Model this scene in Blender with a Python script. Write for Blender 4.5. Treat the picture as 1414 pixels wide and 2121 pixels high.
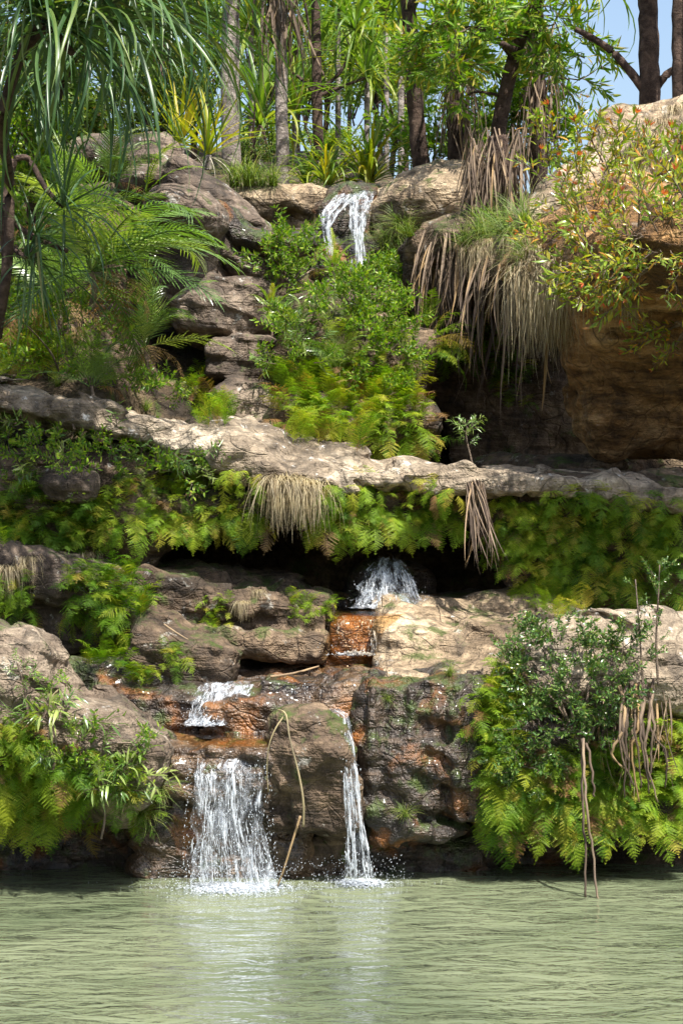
import bpy, math, random
import numpy as np
from mathutils import Vector, Matrix, noise as mnoise
from mathutils.bvhtree import BVHTree

# ------------------------------------------------------------------ camera, sky, sun
for o in list(bpy.data.objects): bpy.data.objects.remove(o, do_unlink=True)
SC = bpy.context.scene
COL = SC.collection
F, EYE, HOR = 4527.0, 2.2, 1000.0        # focal length in photo pixels, eye height, horizon row
cd = bpy.data.cameras.new('camera'); cam = bpy.data.objects.new('camera', cd); COL.objects.link(cam)
cam.location = (0, 0, EYE); cam.rotation_euler = (math.radians(90), 0, 0)
cd.sensor_fit = 'VERTICAL'; cd.sensor_height = 36; cd.lens = 36 * F / 2121.0
cd.shift_y = -(1060.5 - HOR) / 2121.0
cd.clip_start = 0.05; cd.clip_end = 2000
SC.camera = cam
SUN = Vector((0.24, -0.42, 0.875)).normalized()     # towards the sun
el = math.asin(SUN.z)
w = bpy.data.worlds.new('World'); SC.world = w; w.use_nodes = True
nt = w.node_tree; nt.nodes.clear()
sky = nt.nodes.new('ShaderNodeTexSky'); sky.sky_type = 'NISHITA'; sky.sun_disc = False
sky.sun_elevation = el; sky.sun_rotation = math.atan2(SUN.x, SUN.y)
sky.air_density = 1.0; sky.dust_density = 3.0; sky.ozone_density = 1.0
bg = nt.nodes.new('ShaderNodeBackground'); bg.inputs['Strength'].default_value = 0.12
wo = nt.nodes.new('ShaderNodeOutputWorld')
nt.links.new(sky.outputs[0], bg.inputs[0]); nt.links.new(bg.outputs[0], wo.inputs[0])
sl = bpy.data.lights.new('sun', 'SUN'); sl.energy = 5.0; sl.angle = math.radians(0.53); sl.color = (1, 0.955, 0.88)
so = bpy.data.objects.new('sun', sl); COL.objects.link(so); so.location = SUN * 40
so.rotation_euler = SUN.to_track_quat('Z', 'Y').to_euler()
SC.view_settings.view_transform = 'Standard'; SC.view_settings.look = 'None'
SC.view_settings.exposure = 0.95; SC.view_settings.gamma = 1.0
SC.render.engine = 'CYCLES'
cy = SC.cycles
cy.use_denoising = True; cy.use_adaptive_sampling = True; cy.adaptive_threshold = 0.03
cy.max_bounces = 4; cy.diffuse_bounces = 2; cy.glossy_bounces = 2; cy.transmission_bounces = 4; cy.transparent_max_bounces = 10
cy.sample_clamp_indirect = 4.0; cy.caustics_reflective = False; cy.caustics_refractive = False

RND = random.Random(7)
def P(px, py, Y): return Vector(((px - 707.0) / F * Y, Y, EYE + (HOR - py) / F * Y))
def U(a, b): return RND.uniform(a, b)

# ------------------------------------------------------------------ node helpers
class NB:
    def __init__(s, name):
        s.m = bpy.data.materials.new(name); s.m.use_nodes = True
        s.t = s.m.node_tree; s.t.nodes.clear()
    def n(s, typ, ins=None, **kw):
        nd = s.t.nodes.new('ShaderNode' + typ)
        for k, v in kw.items(): setattr(nd, k, v)
        for k, v in (ins or {}).items():
            if isinstance(v, bpy.types.NodeSocket): s.t.links.new(v, nd.inputs[k])
            else: nd.inputs[k].default_value = v
        return nd
    def ramp(s, fac, stops, interp='LINEAR'):
        nd = s.t.nodes.new('ShaderNodeValToRGB'); r = nd.color_ramp; r.interpolation = interp
        while len(r.elements) < len(stops): r.elements.new(0.5)
        for e, (p, c) in zip(r.elements, stops):
            e.position = p; e.color = (*c, 1) if len(c) == 3 else c
        s.t.links.new(fac, nd.inputs[0]); return nd.outputs[0]
    def mix(s, a, b, f, mode='MIX'):
        nd = s.t.nodes.new('ShaderNodeMix'); nd.data_type = 'RGBA'; nd.blend_type = mode
        for i, v in ((0, f), (6, a), (7, b)):
            if isinstance(v, bpy.types.NodeSocket): s.t.links.new(v, nd.inputs[i])
            else: nd.inputs[i].default_value = (*v, 1) if i and len(v) == 3 else v
        return nd.outputs[2]
    def math(s, op, a, b=0.0, c=0.0, clamp=False):
        nd = s.t.nodes.new('ShaderNodeMath'); nd.operation = op; nd.use_clamp = clamp
        for i, v in enumerate((a, b, c)):
            if isinstance(v, bpy.types.NodeSocket): s.t.links.new(v, nd.inputs[i])
            else: nd.inputs[i].default_value = v
        return nd.outputs[0]
    def noise(s, vec, scale, detail=5, rough=0.55, dist=0.0):
        return s.n('TexNoise', {'Vector': vec, 'Scale': scale, 'Detail': detail, 'Roughness': rough, 'Distortion': dist}).outputs['Fac']
    def mapping(s, vec, scale=(1, 1, 1), rot=(0, 0, 0)):
        return s.n('Mapping', {'Vector': vec, 'Scale': scale, 'Rotation': rot}).outputs[0]
    def out(s, sh, disp=None):
        o = s.n('OutputMaterial', {'Surface': sh}); return s.m

def rock_mat(name, dark, mid, light, rough=0.85, lichen=0.0, lichen_col=(0.55, 0.55, 0.5), moss=0.0, moss_col=(0.035, 0.055, 0.010),
             stain=0.5, stain_col=(0.03, 0.027, 0.024), orange=0.0, orange_col=(0.30, 0.11, 0.02), bump=0.5, spec=0.3, strata=0.5, coat=0.0):
    b = NB(name); co = b.n('TexCoord').outputs['Object']
    n1 = b.noise(co, 1.7, 5, 0.6, 0.4)
    st = b.noise(b.mapping(co, (1.2, 1.2, 9), (0.25, 0.3, 0)), 2.2, 3, 0.6, 0.6)
    f = b.math('ADD', b.math('MULTIPLY', n1, 1 - strata * 0.6), b.math('MULTIPLY', st, strata * 0.6))
    c = b.ramp(f, [(0.40, dark), (0.50, mid), (0.60, light)])
    n2 = b.noise(co, 14, 3, 0.75)
    c = b.mix(c, b.ramp(n2, [(0.34, (0.42, 0.40, 0.38)), (0.60, (1.15, 1.13, 1.1))]), 0.85, 'MULTIPLY')
    geo = b.n('NewGeometry'); nz = b.n('SeparateXYZ', {0: geo.outputs['Normal']}).outputs[2]
    if orange:
        no = b.noise(co, 3.1, 5, 0.6, 0.8)
        c = b.mix(c, orange_col, b.math('MULTIPLY', b.ramp(no, [(0.62 - 0.3 * orange, (0, 0, 0)), (0.70, (1, 1, 1))]), 0.85))
    if stain:
        # dark mineral streaks that run down the rock
        ns = b.noise(b.mapping(co, (4.5, 4.5, 0.9)), 1.6, 4, 0.65, 0.5)
        c = b.mix(c, stain_col, b.math('MULTIPLY', b.ramp(ns, [(0.50, (0, 0, 0)), (0.66, (1, 1, 1))]), stain))
    wv = b.n('VectorMath', {0: co, 1: b.n('TexNoise', {'Vector': co, 'Scale': 1.6, 'Detail': 2.0}).outputs['Color']}, operation='ADD').outputs[0]
    ck = b.n('TexVoronoi', {'Vector': b.mapping(wv, (1, 1, 1.7)), 'Scale': 3.2}, feature='DISTANCE_TO_EDGE').outputs[0]
    crk = b.ramp(ck, [(0.0, (1, 1, 1)), (0.035, (0, 0, 0))])
    c = b.mix(c, tuple(x * 0.25 for x in dark), b.math('MULTIPLY', b.math('MULTIPLY', crk, b.ramp(n1, [(0.45, (0, 0, 0)), (0.6, (1, 1, 1))])), 0.6))
    if lichen:
        nl = b.noise(co, 7.5, 5, 0.75)
        c = b.mix(c, lichen_col, b.math('MULTIPLY', b.ramp(nl, [(0.60, (0, 0, 0)), (0.66, (1, 1, 1))]), lichen))
    if moss:
        nm = b.noise(co, 4.2, 5, 0.7)
        mm = b.ramp(b.math('ADD', nm, b.math('MULTIPLY', nz, 0.06)), [(0.62 - 0.18 * moss, (0, 0, 0)), (0.70 - 0.12 * moss, (1, 1, 1))])
        mc = b.mix(moss_col, tuple(x * 1.9 for x in moss_col), b.noise(co, 35, 4))
        c = b.mix(c, mc, b.math('MULTIPLY', mm, 0.85))
    hb = b.math('ADD', b.math('MULTIPLY', b.noise(co, 20, 3, 0.8), 0.9), b.math('MULTIPLY', st, 0.8))
    hb = b.math('ADD', hb, b.math('MULTIPLY', b.math('MINIMUM', ck, 0.04), 5.0))
    hb = b.math('ADD', hb, b.math('MULTIPLY', b.noise(co, 6.0, 2, 0.7), 1.2))
    bp = b.n('Bump', {'Height': hb, 'Strength': bump, 'Distance': 0.05})
    rr = b.math('ADD', rough, b.math('MULTIPLY', b.math('SUBTRACT', b.noise(co, 9, 4), 0.5), 0.5), clamp=True)
    p = b.n('BsdfPrincipled', {'Base Color': c, 'Roughness': rr, 'Normal': bp.outputs[0], 'Specular IOR Level': spec, 'Coat Weight': coat, 'Coat Roughness': 0.12})
    return b.out(p.outputs[0])

def leaf_mat(name, stops, rough=0.45, transl=0.35, island=False, spec=0.4, vary=0.35, tcol=(1.15, 1.3, 0.3)):
    b = NB(name); co = b.n('TexCoord').outputs['Object']
    rnd = b.n('NewGeometry').outputs['Random Per Island'] if island else b.n('ObjectInfo').outputs['Random']
    c = b.ramp(rnd, stops)
    nn = b.noise(co, 5, 1)
    c = b.mix(c, b.ramp(nn, [(0.3, (1 - vary, 1 - vary, 1 - vary)), (0.7, (1 + vary * 0.5, 1 + vary * 0.5, 1))]), 1.0, 'MULTIPLY')
    p = b.n('BsdfPrincipled', {'Base Color': c, 'Roughness': rough, 'Specular IOR Level': spec})
    t = b.n('BsdfTranslucent', {'Color': b.mix(c, tcol, 1.0, 'MULTIPLY')})
    m = b.n('MixShader', {0: transl, 1: p.outputs[0], 2: t.outputs[0]})
    return b.out(m.outputs[0])

M = {}
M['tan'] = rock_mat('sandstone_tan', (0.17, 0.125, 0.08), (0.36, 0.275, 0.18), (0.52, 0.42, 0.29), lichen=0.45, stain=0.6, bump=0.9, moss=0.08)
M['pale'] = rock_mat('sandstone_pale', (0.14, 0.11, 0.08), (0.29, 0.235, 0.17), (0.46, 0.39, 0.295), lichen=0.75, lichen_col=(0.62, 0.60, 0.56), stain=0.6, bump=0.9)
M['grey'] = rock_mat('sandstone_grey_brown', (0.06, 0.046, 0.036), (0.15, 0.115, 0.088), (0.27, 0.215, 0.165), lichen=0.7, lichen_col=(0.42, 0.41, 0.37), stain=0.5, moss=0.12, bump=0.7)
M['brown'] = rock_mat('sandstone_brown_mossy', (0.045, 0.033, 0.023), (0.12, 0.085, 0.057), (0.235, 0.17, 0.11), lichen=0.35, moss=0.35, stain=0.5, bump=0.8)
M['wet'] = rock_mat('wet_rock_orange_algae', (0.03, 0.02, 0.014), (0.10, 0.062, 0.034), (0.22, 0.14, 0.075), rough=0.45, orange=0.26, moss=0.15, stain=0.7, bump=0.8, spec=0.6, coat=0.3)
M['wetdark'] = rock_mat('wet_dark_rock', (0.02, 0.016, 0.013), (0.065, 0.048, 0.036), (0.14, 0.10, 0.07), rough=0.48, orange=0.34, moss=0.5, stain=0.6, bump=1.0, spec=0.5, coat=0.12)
M['orange'] = rock_mat('rust_orange_rock', (0.08, 0.035, 0.012), (0.24, 0.10, 0.025), (0.40, 0.20, 0.06), rough=0.3, orange=0.6, stain=0.4, bump=0.7, spec=0.6, coat=0.5)
M['boulder'] = rock_mat('ochre_boulder', (0.09, 0.048, 0.018), (0.26, 0.145, 0.056), (0.44, 0.28, 0.13), lichen=0.2, stain=0.4, strata=0.6, bump=1.0, orange=0.25, orange_col=(0.30, 0.145, 0.04))
M['bank'] = rock_mat('sandstone_bank_grey_tan', (0.10, 0.075, 0.055), (0.22, 0.175, 0.13), (0.36, 0.30, 0.225), lichen=0.4, stain=0.6, moss=0.15, bump=0.9)
M['soil'] = rock_mat('leaf_litter_soil', (0.03, 0.022, 0.014), (0.085, 0.06, 0.036), (0.17, 0.125, 0.075), moss=0.25, stain=0.2, bump=1.0, strata=0.2)

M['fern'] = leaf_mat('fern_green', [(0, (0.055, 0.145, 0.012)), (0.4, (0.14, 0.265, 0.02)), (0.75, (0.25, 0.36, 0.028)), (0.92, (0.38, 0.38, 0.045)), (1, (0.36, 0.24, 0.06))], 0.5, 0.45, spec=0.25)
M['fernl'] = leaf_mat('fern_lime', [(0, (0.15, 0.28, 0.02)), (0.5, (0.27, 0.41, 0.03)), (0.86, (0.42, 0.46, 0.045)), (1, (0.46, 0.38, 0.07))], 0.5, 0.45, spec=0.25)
M['fernd'] = leaf_mat('fern_dead', [(0, (0.16, 0.08, 0.03)), (0.5, (0.26, 0.14, 0.05)), (1, (0.30, 0.20, 0.10))], 0.7, 0.25)
M['palm'] = leaf_mat('palm_green', [(0, (0.10, 0.19, 0.055)), (0.6, (0.20, 0.31, 0.09)), (1, (0.34, 0.40, 0.13))], 0.27, 0.35, spec=0.7)
M['pand'] = leaf_mat('pandanus_blue_green', [(0, (0.035, 0.085, 0.03)), (0.6, (0.07, 0.14, 0.05)), (0.92, (0.13, 0.20, 0.055)), (1, (0.24, 0.24, 0.09))], 0.36, 0.3, spec=0.5)
M['pandb'] = leaf_mat('pandanus_bright_green', [(0, (0.08, 0.17, 0.03)), (0.5, (0.16, 0.26, 0.04)), (0.85, (0.28, 0.34, 0.06)), (1, (0.36, 0.33, 0.08))], 0.38, 0.4)
M['pandy'] = leaf_mat('pandanus_yellow_green', [(0, (0.14, 0.22, 0.02)), (0.5, (0.32, 0.34, 0.03)), (1, (0.48, 0.36, 0.03))], 0.38, 0.4)
M['dead'] = leaf_mat('dead_leaf_grey_brown', [(0, (0.09, 0.065, 0.052)), (0.5, (0.19, 0.14, 0.11)), (0.85, (0.32, 0.24, 0.18)), (1, (0.40, 0.26, 0.13))], 0.75, 0.12, spec=0.2, tcol=(1.1, 1, 0.8))
M['deadw'] = leaf_mat('dead_leaf_white', [(0, (0.42, 0.38, 0.32)), (1, (0.66, 0.62, 0.55))], 0.7, 0.2, tcol=(1, 1, 0.9))
M['straw'] = leaf_mat('dry_grass', [(0, (0.24, 0.18, 0.11)), (0.5, (0.40, 0.33, 0.21)), (1, (0.55, 0.48, 0.34))], 0.7, 0.3, island=True, tcol=(1.1, 1, 0.8))
M['grass'] = leaf_mat('green_grass', [(0, (0.08, 0.15, 0.02)), (0.6, (0.18, 0.26, 0.05)), (1, (0.36, 0.34, 0.14))], 0.5, 0.4, island=True)
M['shrub'] = leaf_mat('shrub_bright', [(0, (0.08, 0.195, 0.02)), (0.6, (0.20, 0.35, 0.03)), (1, (0.38, 0.46, 0.06))], 0.4, 0.4, island=True)
M['willow'] = leaf_mat('long_leaf_lime', [(0, (0.11, 0.24, 0.025)), (0.6, (0.22, 0.38, 0.04)), (0.9, (0.42, 0.48, 0.06)), (1, (0.40, 0.26, 0.05))], 0.42, 0.45, island=True)
M['redleaf'] = leaf_mat('olive_and_orange_leaf', [(0, (0.14, 0.24, 0.035)), (0.40, (0.28, 0.38, 0.05)), (0.74, (0.42, 0.42, 0.055)), (0.91, (0.54, 0.38, 0.06)), (0.98, (0.58, 0.26, 0.05)), (1, (0.58, 0.14, 0.08))], 0.25, 0.38, island=True, spec=0.7)
M['redtip'] = leaf_mat('young_red_leaf', [(0, (0.50, 0.34, 0.05)), (0.6, (0.58, 0.24, 0.07)), (1, (0.62, 0.12, 0.08))], 0.4, 0.4, island=True, tcol=(1.2, 0.8, 0.5))
M['gloss'] = leaf_mat('glossy_dark_leaf', [(0, (0.06, 0.14, 0.04)), (0.6, (0.13, 0.24, 0.065)), (0.97, (0.24, 0.33, 0.09)), (1, (0.4, 0.18, 0.13))], 0.22, 0.28, island=True, spec=0.7)
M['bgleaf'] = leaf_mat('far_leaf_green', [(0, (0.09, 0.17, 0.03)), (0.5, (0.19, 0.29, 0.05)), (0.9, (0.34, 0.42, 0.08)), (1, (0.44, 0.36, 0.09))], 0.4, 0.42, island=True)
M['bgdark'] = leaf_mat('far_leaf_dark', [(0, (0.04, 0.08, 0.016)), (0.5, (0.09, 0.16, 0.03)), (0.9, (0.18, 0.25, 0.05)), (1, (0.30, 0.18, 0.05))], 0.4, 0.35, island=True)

def bark_mat(name, a, c2, ring=60.0):
    b = NB(name); co = b.n('TexCoord').outputs['Object']
    n1 = b.noise(b.mapping(co, (6, 6, ring / 6)), 2.0, 6, 0.65, 0.5)
    n2 = b.noise(co, 5, 6, 0.65)
    c = b.mix(a, c2, b.ramp(n1, [(0.36, (0, 0, 0)), (0.62, (1, 1, 1))]))
    c = b.mix(c, b.ramp(n2, [(0.35, (0.5, 0.48, 0.46)), (0.62, (1.25, 1.22, 1.18))]), 0.9, 'MULTIPLY')
    bp = b.n('Bump', {'Height': b.math('ADD', n1, b.noise(co, 40, 6, 0.7)), 'Strength': 0.8, 'Distance': 0.03})
    return b.out(b.n('BsdfPrincipled', {'Base Color': c, 'Roughness': 0.9, 'Normal': bp.outputs[0], 'Specular IOR Level': 0.2}).outputs[0])
M['bark'] = bark_mat('grey_ringed_bark', (0.14, 0.12, 0.11), (0.36, 0.32, 0.29))
M['barkd'] = bark_mat('dark_brown_bark', (0.035, 0.024, 0.02), (0.115, 0.08, 0.062), 40)
M['barkt'] = bark_mat('twig_bark', (0.12, 0.09, 0.065), (0.30, 0.24, 0.19), 10)

def water_mats():
    b = NB('pool_water'); co = b.n('TexCoord').outputs['Object']
    m1 = b.mapping(co, (1.0, 2.1, 1), (0, 0, 0.12))
    h = b.math('ADD', b.math('MULTIPLY', b.noise(m1, 2.5, 4, 0.5, 0.9), b.math('ADD', 0.55, b.math('MULTIPLY', b.noise(co, 0.8, 2), 1.1))), b.math('MULTIPLY', b.noise(b.mapping(co, (1, 1.9, 1), (0, 0, -0.3)), 6.5, 3, 0.5, 0.4), 0.28))
    for qx, qk in ((-0.58, 34.0), (0.10, 40.0)):
        ds = b.n('VectorMath', {0: co, 1: (qx, 11.86, 0)}, operation='DISTANCE').outputs['Value']
        wv = b.math('MULTIPLY', b.math('SINE', b.math('MULTIPLY', b.math('ADD', ds, b.math('MULTIPLY', b.noise(co, 2.0, 2), 0.18)), qk)), b.math('POWER', 2.718, b.math('MULTIPLY', ds, -1.5)))
        h = b.math('ADD', h, b.math('MULTIPLY', wv, 0.16))
    bp = b.n('Bump', {'Height': h, 'Strength': 0.6, 'Distance': 0.12})
    c = b.mix((0.095, 0.118, 0.066), (0.165, 0.188, 0.112), b.ramp(b.noise(b.mapping(co, (1, 0.8, 1)), 0.75, 4, 0.55, 0.8), [(0.34, (0, 0, 0)), (0.62, (1, 1, 1))]))
    df = b.n('BsdfDiffuse', {'Color': c})                      # light scattered back by the milky water under the surface
    gl = b.n('BsdfGlossy', {'Color': (1, 1, 1, 1), 'Roughness': 0.05, 'Normal': bp.outputs[0]})
    fr = b.n('Fresnel', {'IOR': 1.34, 'Normal': bp.outputs[0]})
    p = b.n('MixShader', {0: fr.outputs[0], 1: df.outputs[0], 2: gl.outputs[0]})
    M['pool'] = b.out(p.outputs[0])
    b = NB('white_water'); co = b.n('TexCoord').outputs['Object']
    p = b.n('BsdfPrincipled', {'Base Color': (0.80, 0.85, 0.90, 1), 'Roughness': 0.12, 'IOR': 1.333, 'Specular IOR Level': 0.8})
    t = b.n('BsdfTranslucent', {'Color': (0.75, 0.82, 0.9, 1)})
    a = b.n('MixShader', {0: 0.4, 1: p.outputs[0], 2: t.outputs[0]})
    tr = b.n('BsdfTransparent')
    m = b.n('MixShader', {0: b.ramp(b.noise(b.mapping(co, (40, 40, 9)), 1.0, 4, 0.6), [(0.38, (0.10,) * 3), (0.64, (0.95,) * 3)]), 1: tr.outputs[0], 2: a.outputs[0]})
    M['white'] = b.out(m.outputs[0])
    b = NB('water_film'); co = b.n('TexCoord').outputs['Object']
    n = b.noise(b.mapping(co, (16, 16, 4)), 1.0, 6, 0.68, 0.9)
    bp = b.n('Bump', {'Height': n, 'Strength': 0.9, 'Distance': 0.05})
    gl = b.n('BsdfGlossy', {'Color': (0.9, 0.95, 1, 1), 'Roughness': 0.08, 'Normal': bp.outputs[0]})
    df = b.n('BsdfDiffuse', {'Color': (0.72, 0.79, 0.87, 1), 'Normal': bp.outputs[0]})
    s1 = b.n('MixShader', {0: 0.35, 1: df.outputs[0], 2: gl.outputs[0]})
    m = b.n('MixShader', {0: b.ramp(n, [(0.44, (0.03,) * 3), (0.58, (0.30,) * 3), (0.70, (0.85,) * 3)]), 1: b.n('BsdfTransparent').outputs[0], 2: s1.outputs[0]})
    M['film'] = b.out(m.outputs[0])
    b = NB('shallow_stream'); co = b.n('TexCoord').outputs['Object']
    bp = b.n('Bump', {'Height': b.noise(co, 16, 4, 0.6, 0.5), 'Strength': 0.5, 'Distance': 0.03})
    gl = b.n('BsdfGlossy', {'Color': (0.95, 0.97, 1, 1), 'Roughness': 0.05, 'Normal': bp.outputs[0]})
    fr = b.n('Fresnel', {'IOR': 1.33, 'Normal': bp.outputs[0]})
    m = b.n('MixShader', {0: fr.outputs[0], 1: b.n('BsdfTransparent', {'Color': (0.86, 0.66, 0.42, 1)}).outputs[0], 2: gl.outputs[0]})
    M['stream'] = b.out(m.outputs[0])
water_mats()

# ------------------------------------------------------------------ object helpers
def mesh(name, V, Fc, mat, smooth=True):
    me = bpy.data.meshes.new(name)
    me.from_pydata([tuple(v) for v in V] if not isinstance(V, np.ndarray) else V.tolist(), [], Fc if not isinstance(Fc, np.ndarray) else Fc.tolist())
    for m in (mat if isinstance(mat, (list, tuple)) else [mat]): me.materials.append(m)
    if smooth: me.polygons.foreach_set('use_smooth', np.ones(len(me.polygons), dtype=bool))
    me.update(); return me
def link(name, data, parent=None, loc=None):
    o = bpy.data.objects.new(name, data); COL.objects.link(o)
    if parent: o.parent = parent
    if loc is not None: o.location = loc
    return o
def tag(o, label=None, cat=None, group=None, kind=None):
    if label: o['label'] = label
    if cat: o['category'] = cat
    if group: o['group'] = group
    if kind: o['kind'] = kind
    return o
def empty(name, loc, label, cat, group=None):
    o = link(name, None, None, loc); o.empty_display_size = 0.1
    return tag(o, label, cat, group)

# ------------------------------------------------------------------ rock maker: signed distances -> surface nets
rs = np.random.RandomState(3)
TAB = rs.rand(64, 64, 64).astype(np.float32)
def vnoise(p):
    i = np.floor(p).astype(np.int64); f = (p - i).astype(np.float32); f = f * f * (3 - 2 * f)
    i0 = i & 63; i1 = (i + 1) & 63
    x0, y0, z0 = i0[:, 0], i0[:, 1], i0[:, 2]; x1, y1, z1 = i1[:, 0], i1[:, 1], i1[:, 2]
    fx, fy, fz = f[:, 0], f[:, 1], f[:, 2]
    a = TAB[x0, y0, z0] * (1 - fx) + TAB[x1, y0, z0] * fx; b = TAB[x0, y1, z0] * (1 - fx) + TAB[x1, y1, z0] * fx
    c = TAB[x0, y0, z1] * (1 - fx) + TAB[x1, y0, z1] * fx; d = TAB[x0, y1, z1] * (1 - fx) + TAB[x1, y1, z1] * fx
    return (a * (1 - fy) + b * fy) * (1 - fz) + (c * (1 - fy) + d * fy) * fz - 0.5
def fbm(p, f, oc=4, g=0.5):
    r = np.zeros(len(p), np.float32); a = 1.0
    for k in range(oc): r += a * vnoise(p * f + 13.7 * k); f *= 2.03; a *= g
    return r
def surface_nets(v, org, h):
    ins = v < 0; nx, ny, nz = v.shape
    cnt = np.zeros((nx - 1, ny - 1, nz - 1), np.int8)
    for a in (0, 1):
        for b in (0, 1):
            for c in (0, 1): cnt += ins[a:nx - 1 + a, b:ny - 1 + b, c:nz - 1 + c]
    act = (cnt > 0) & (cnt < 8); I = np.argwhere(act)
    idx = np.full(act.shape, -1, np.int64); idx[act] = np.arange(len(I))
    acc = np.zeros((len(I), 3)); num = np.zeros(len(I))
    cor = [(a, b, c) for a in (0, 1) for b in (0, 1) for c in (0, 1)]
    for e0 in cor:
        for ax in range(3):
            if e0[ax]: continue
            e1 = list(e0); e1[ax] = 1
            a = v[I[:, 0] + e0[0], I[:, 1] + e0[1], I[:, 2] + e0[2]]; b = v[I[:, 0] + e1[0], I[:, 1] + e1[1], I[:, 2] + e1[2]]
            m = (a < 0) != (b < 0); t = np.where(m, a / np.where(m, a - b, 1), 0)
            pos = np.array(e0, float)[None, :].repeat(len(I), 0); pos[:, ax] += t
            acc[m] += pos[m]; num[m] += 1
    V = org + (I + acc / num[:, None]) * h
    Q = []
    for ax in range(3):
        s = [slice(None)] * 3; s2 = list(s); s[ax] = slice(0, -1); s2[ax] = slice(1, None)
        a = ins[tuple(s)]; b = ins[tuple(s2)]; E = np.argwhere(a != b)
        u, w_ = (ax + 1) % 3, (ax + 2) % 3
        ok = (E[:, u] > 0) & (E[:, w_] > 0) & (E[:, u] < act.shape[u]) & (E[:, w_] < act.shape[w_]); E = E[ok]
        def cell(du, dw):
            c = E.copy(); c[:, u] += du; c[:, w_] += dw; return idx[c[:, 0], c[:, 1], c[:, 2]]
        q = np.stack([cell(-1, -1), cell(0, -1), cell(0, 0), cell(-1, 0)], 1)
        fl = ~a[E[:, 0], E[:, 1], E[:, 2]]; q[fl] = q[fl][:, ::-1]
        Q.append(q)
    return V, np.concatenate(Q)
SV, SF = [], []          # all solid surfaces, for scattering plants on them
def add_solid(V, Q):
    off = sum(len(a) for a in SV); SV.append(np.asarray(V, float)); SF.append(np.asarray(Q) + off)
def rock(name, label, mat, prims, h=0.018, amp=0.06, freq=1.6, k=0.08, strata=0.012, cat='rock', kind=None, seed=0.0):
    """prims: (type, px, py, Y, rx, ry, rY, opts); radii rx, ry in photo pixels at depth Y, rY in metres"""
    L = []; lo = np.full(3, 1e9); hi = -lo
    for pr in prims:
        ty, px, py, Y, rx, ry, rY = pr[:7]; o = pr[7] if len(pr) > 7 else {}
        c = np.array(P(px, py, Y)); r = np.array([rx * Y / F, rY, ry * Y / F])
        R = np.array(Matrix.Rotation(math.radians(o.get('pitch', 0)), 3, 'X') @ Matrix.Rotation(math.radians(o.get('roll', 0)), 3, 'Y') @ Matrix.Rotation(math.radians(o.get('yaw', 0)), 3, 'Z'))
        L.append((ty, c, r, R, o))
        if not o.get('sub'):
            e = np.abs(R) @ r; lo = np.minimum(lo, c - e); hi = np.maximum(hi, c + e)
    lo -= amp + 4 * h + k; hi += amp + 4 * h + k
    n = np.maximum(((hi - lo) / h).astype(int), 6)
    ax = [lo[i] + np.arange(n[i]) * h for i in range(3)]
    ax = [a.astype(np.float32) for a in ax]
    D = np.full(n, 0.6, np.float32)
    for ty, c, r, R, o in L:
        kk = o.get('k', k); e = np.abs(R) @ r + kk + amp * 2 + 3 * h
        lo_i = np.clip(((c - e - lo) / h).astype(int), 0, n - 1); hi_i = np.clip(((c + e - lo) / h).astype(int) + 2, 1, n)
        sl = tuple(slice(a, b) for a, b in zip(lo_i, hi_i))
        G = np.stack(np.meshgrid(*[ax[q][sl[q]] for q in range(3)], indexing='ij'), -1).reshape(-1, 3)
        q = (G - c.astype(np.float32)) @ R.astype(np.float32); r = r.astype(np.float32)
        if ty == 'E':
            k0 = np.sqrt(((q / r) ** 2).sum(1)); k1 = np.sqrt(((q / (r * r)) ** 2).sum(1)) + 1e-9; e = k0 * (k0 - 1) / k1
        else:
            rd = o.get('round', 0.5) * r.min(); a = np.abs(q) - (r - rd)
            e = np.sqrt((np.maximum(a, 0) ** 2).sum(1)) + np.minimum(a.max(1), 0) - rd
        d = D[sl].reshape(-1)
        if o.get('sub'):
            hh = np.clip(0.5 - 0.5 * (d + e) / kk, 0, 1); d = d * (1 - hh) + (-e) * hh + kk * hh * (1 - hh)
        else:
            hh = np.clip(0.5 + 0.5 * (d - e) / kk, 0, 1); d = d * (1 - hh) + e * hh - kk * hh * (1 - hh)
        D[sl] = d.reshape(D[sl].shape)
    d = D.reshape(-1)
    nb = np.abs(d) < amp * 1.5 + 1.5 * h + 0.02
    ix = np.unravel_index(np.nonzero(nb)[0], n); p = np.stack([ax[q][ix[q]] for q in range(3)], 1) + seed
    ns = fbm(p, freq, 5, 0.52) * amp * 1.6
    rid = 1 - 2 * np.abs(fbm(p + 31, freq * 1.3, 3)); ns -= np.clip(rid - 0.72, 0, 1) * -amp * 0.9
    ns += (np.abs(fbm(p + 57, freq * 2.1, 4)) - 0.18) * amp * -1.1 + fbm(p + 11, freq * 6.5, 3) * 0.022
    if strata:
        zz = p[:, 2] + 0.22 * p[:, 0] + 0.18 * fbm(p, 0.9, 2)
        fr = (zz * 6.5 + 0.7 * fbm(p, 2.2, 3)) % 1; ns += strata * 2.2 * (np.minimum(fr * 1.25, (1 - fr) * 5) - 0.5) * np.clip(0.6 + 2 * fbm(p + 9, 0.8, 2), 0, 1.4)
    d[nb] += ns
    V, Q = surface_nets(d.reshape(n).astype(np.float32), lo, h)
    add_solid(V, Q)
    base = Vector(((lo[0] + hi[0]) / 2, (lo[1] + hi[1]) / 2, lo[2]))
    me = mesh(name, V - np.array(base), Q, M[mat])
    return tag(link(name, me, None, base), label, None if kind else cat, None, kind)

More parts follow.
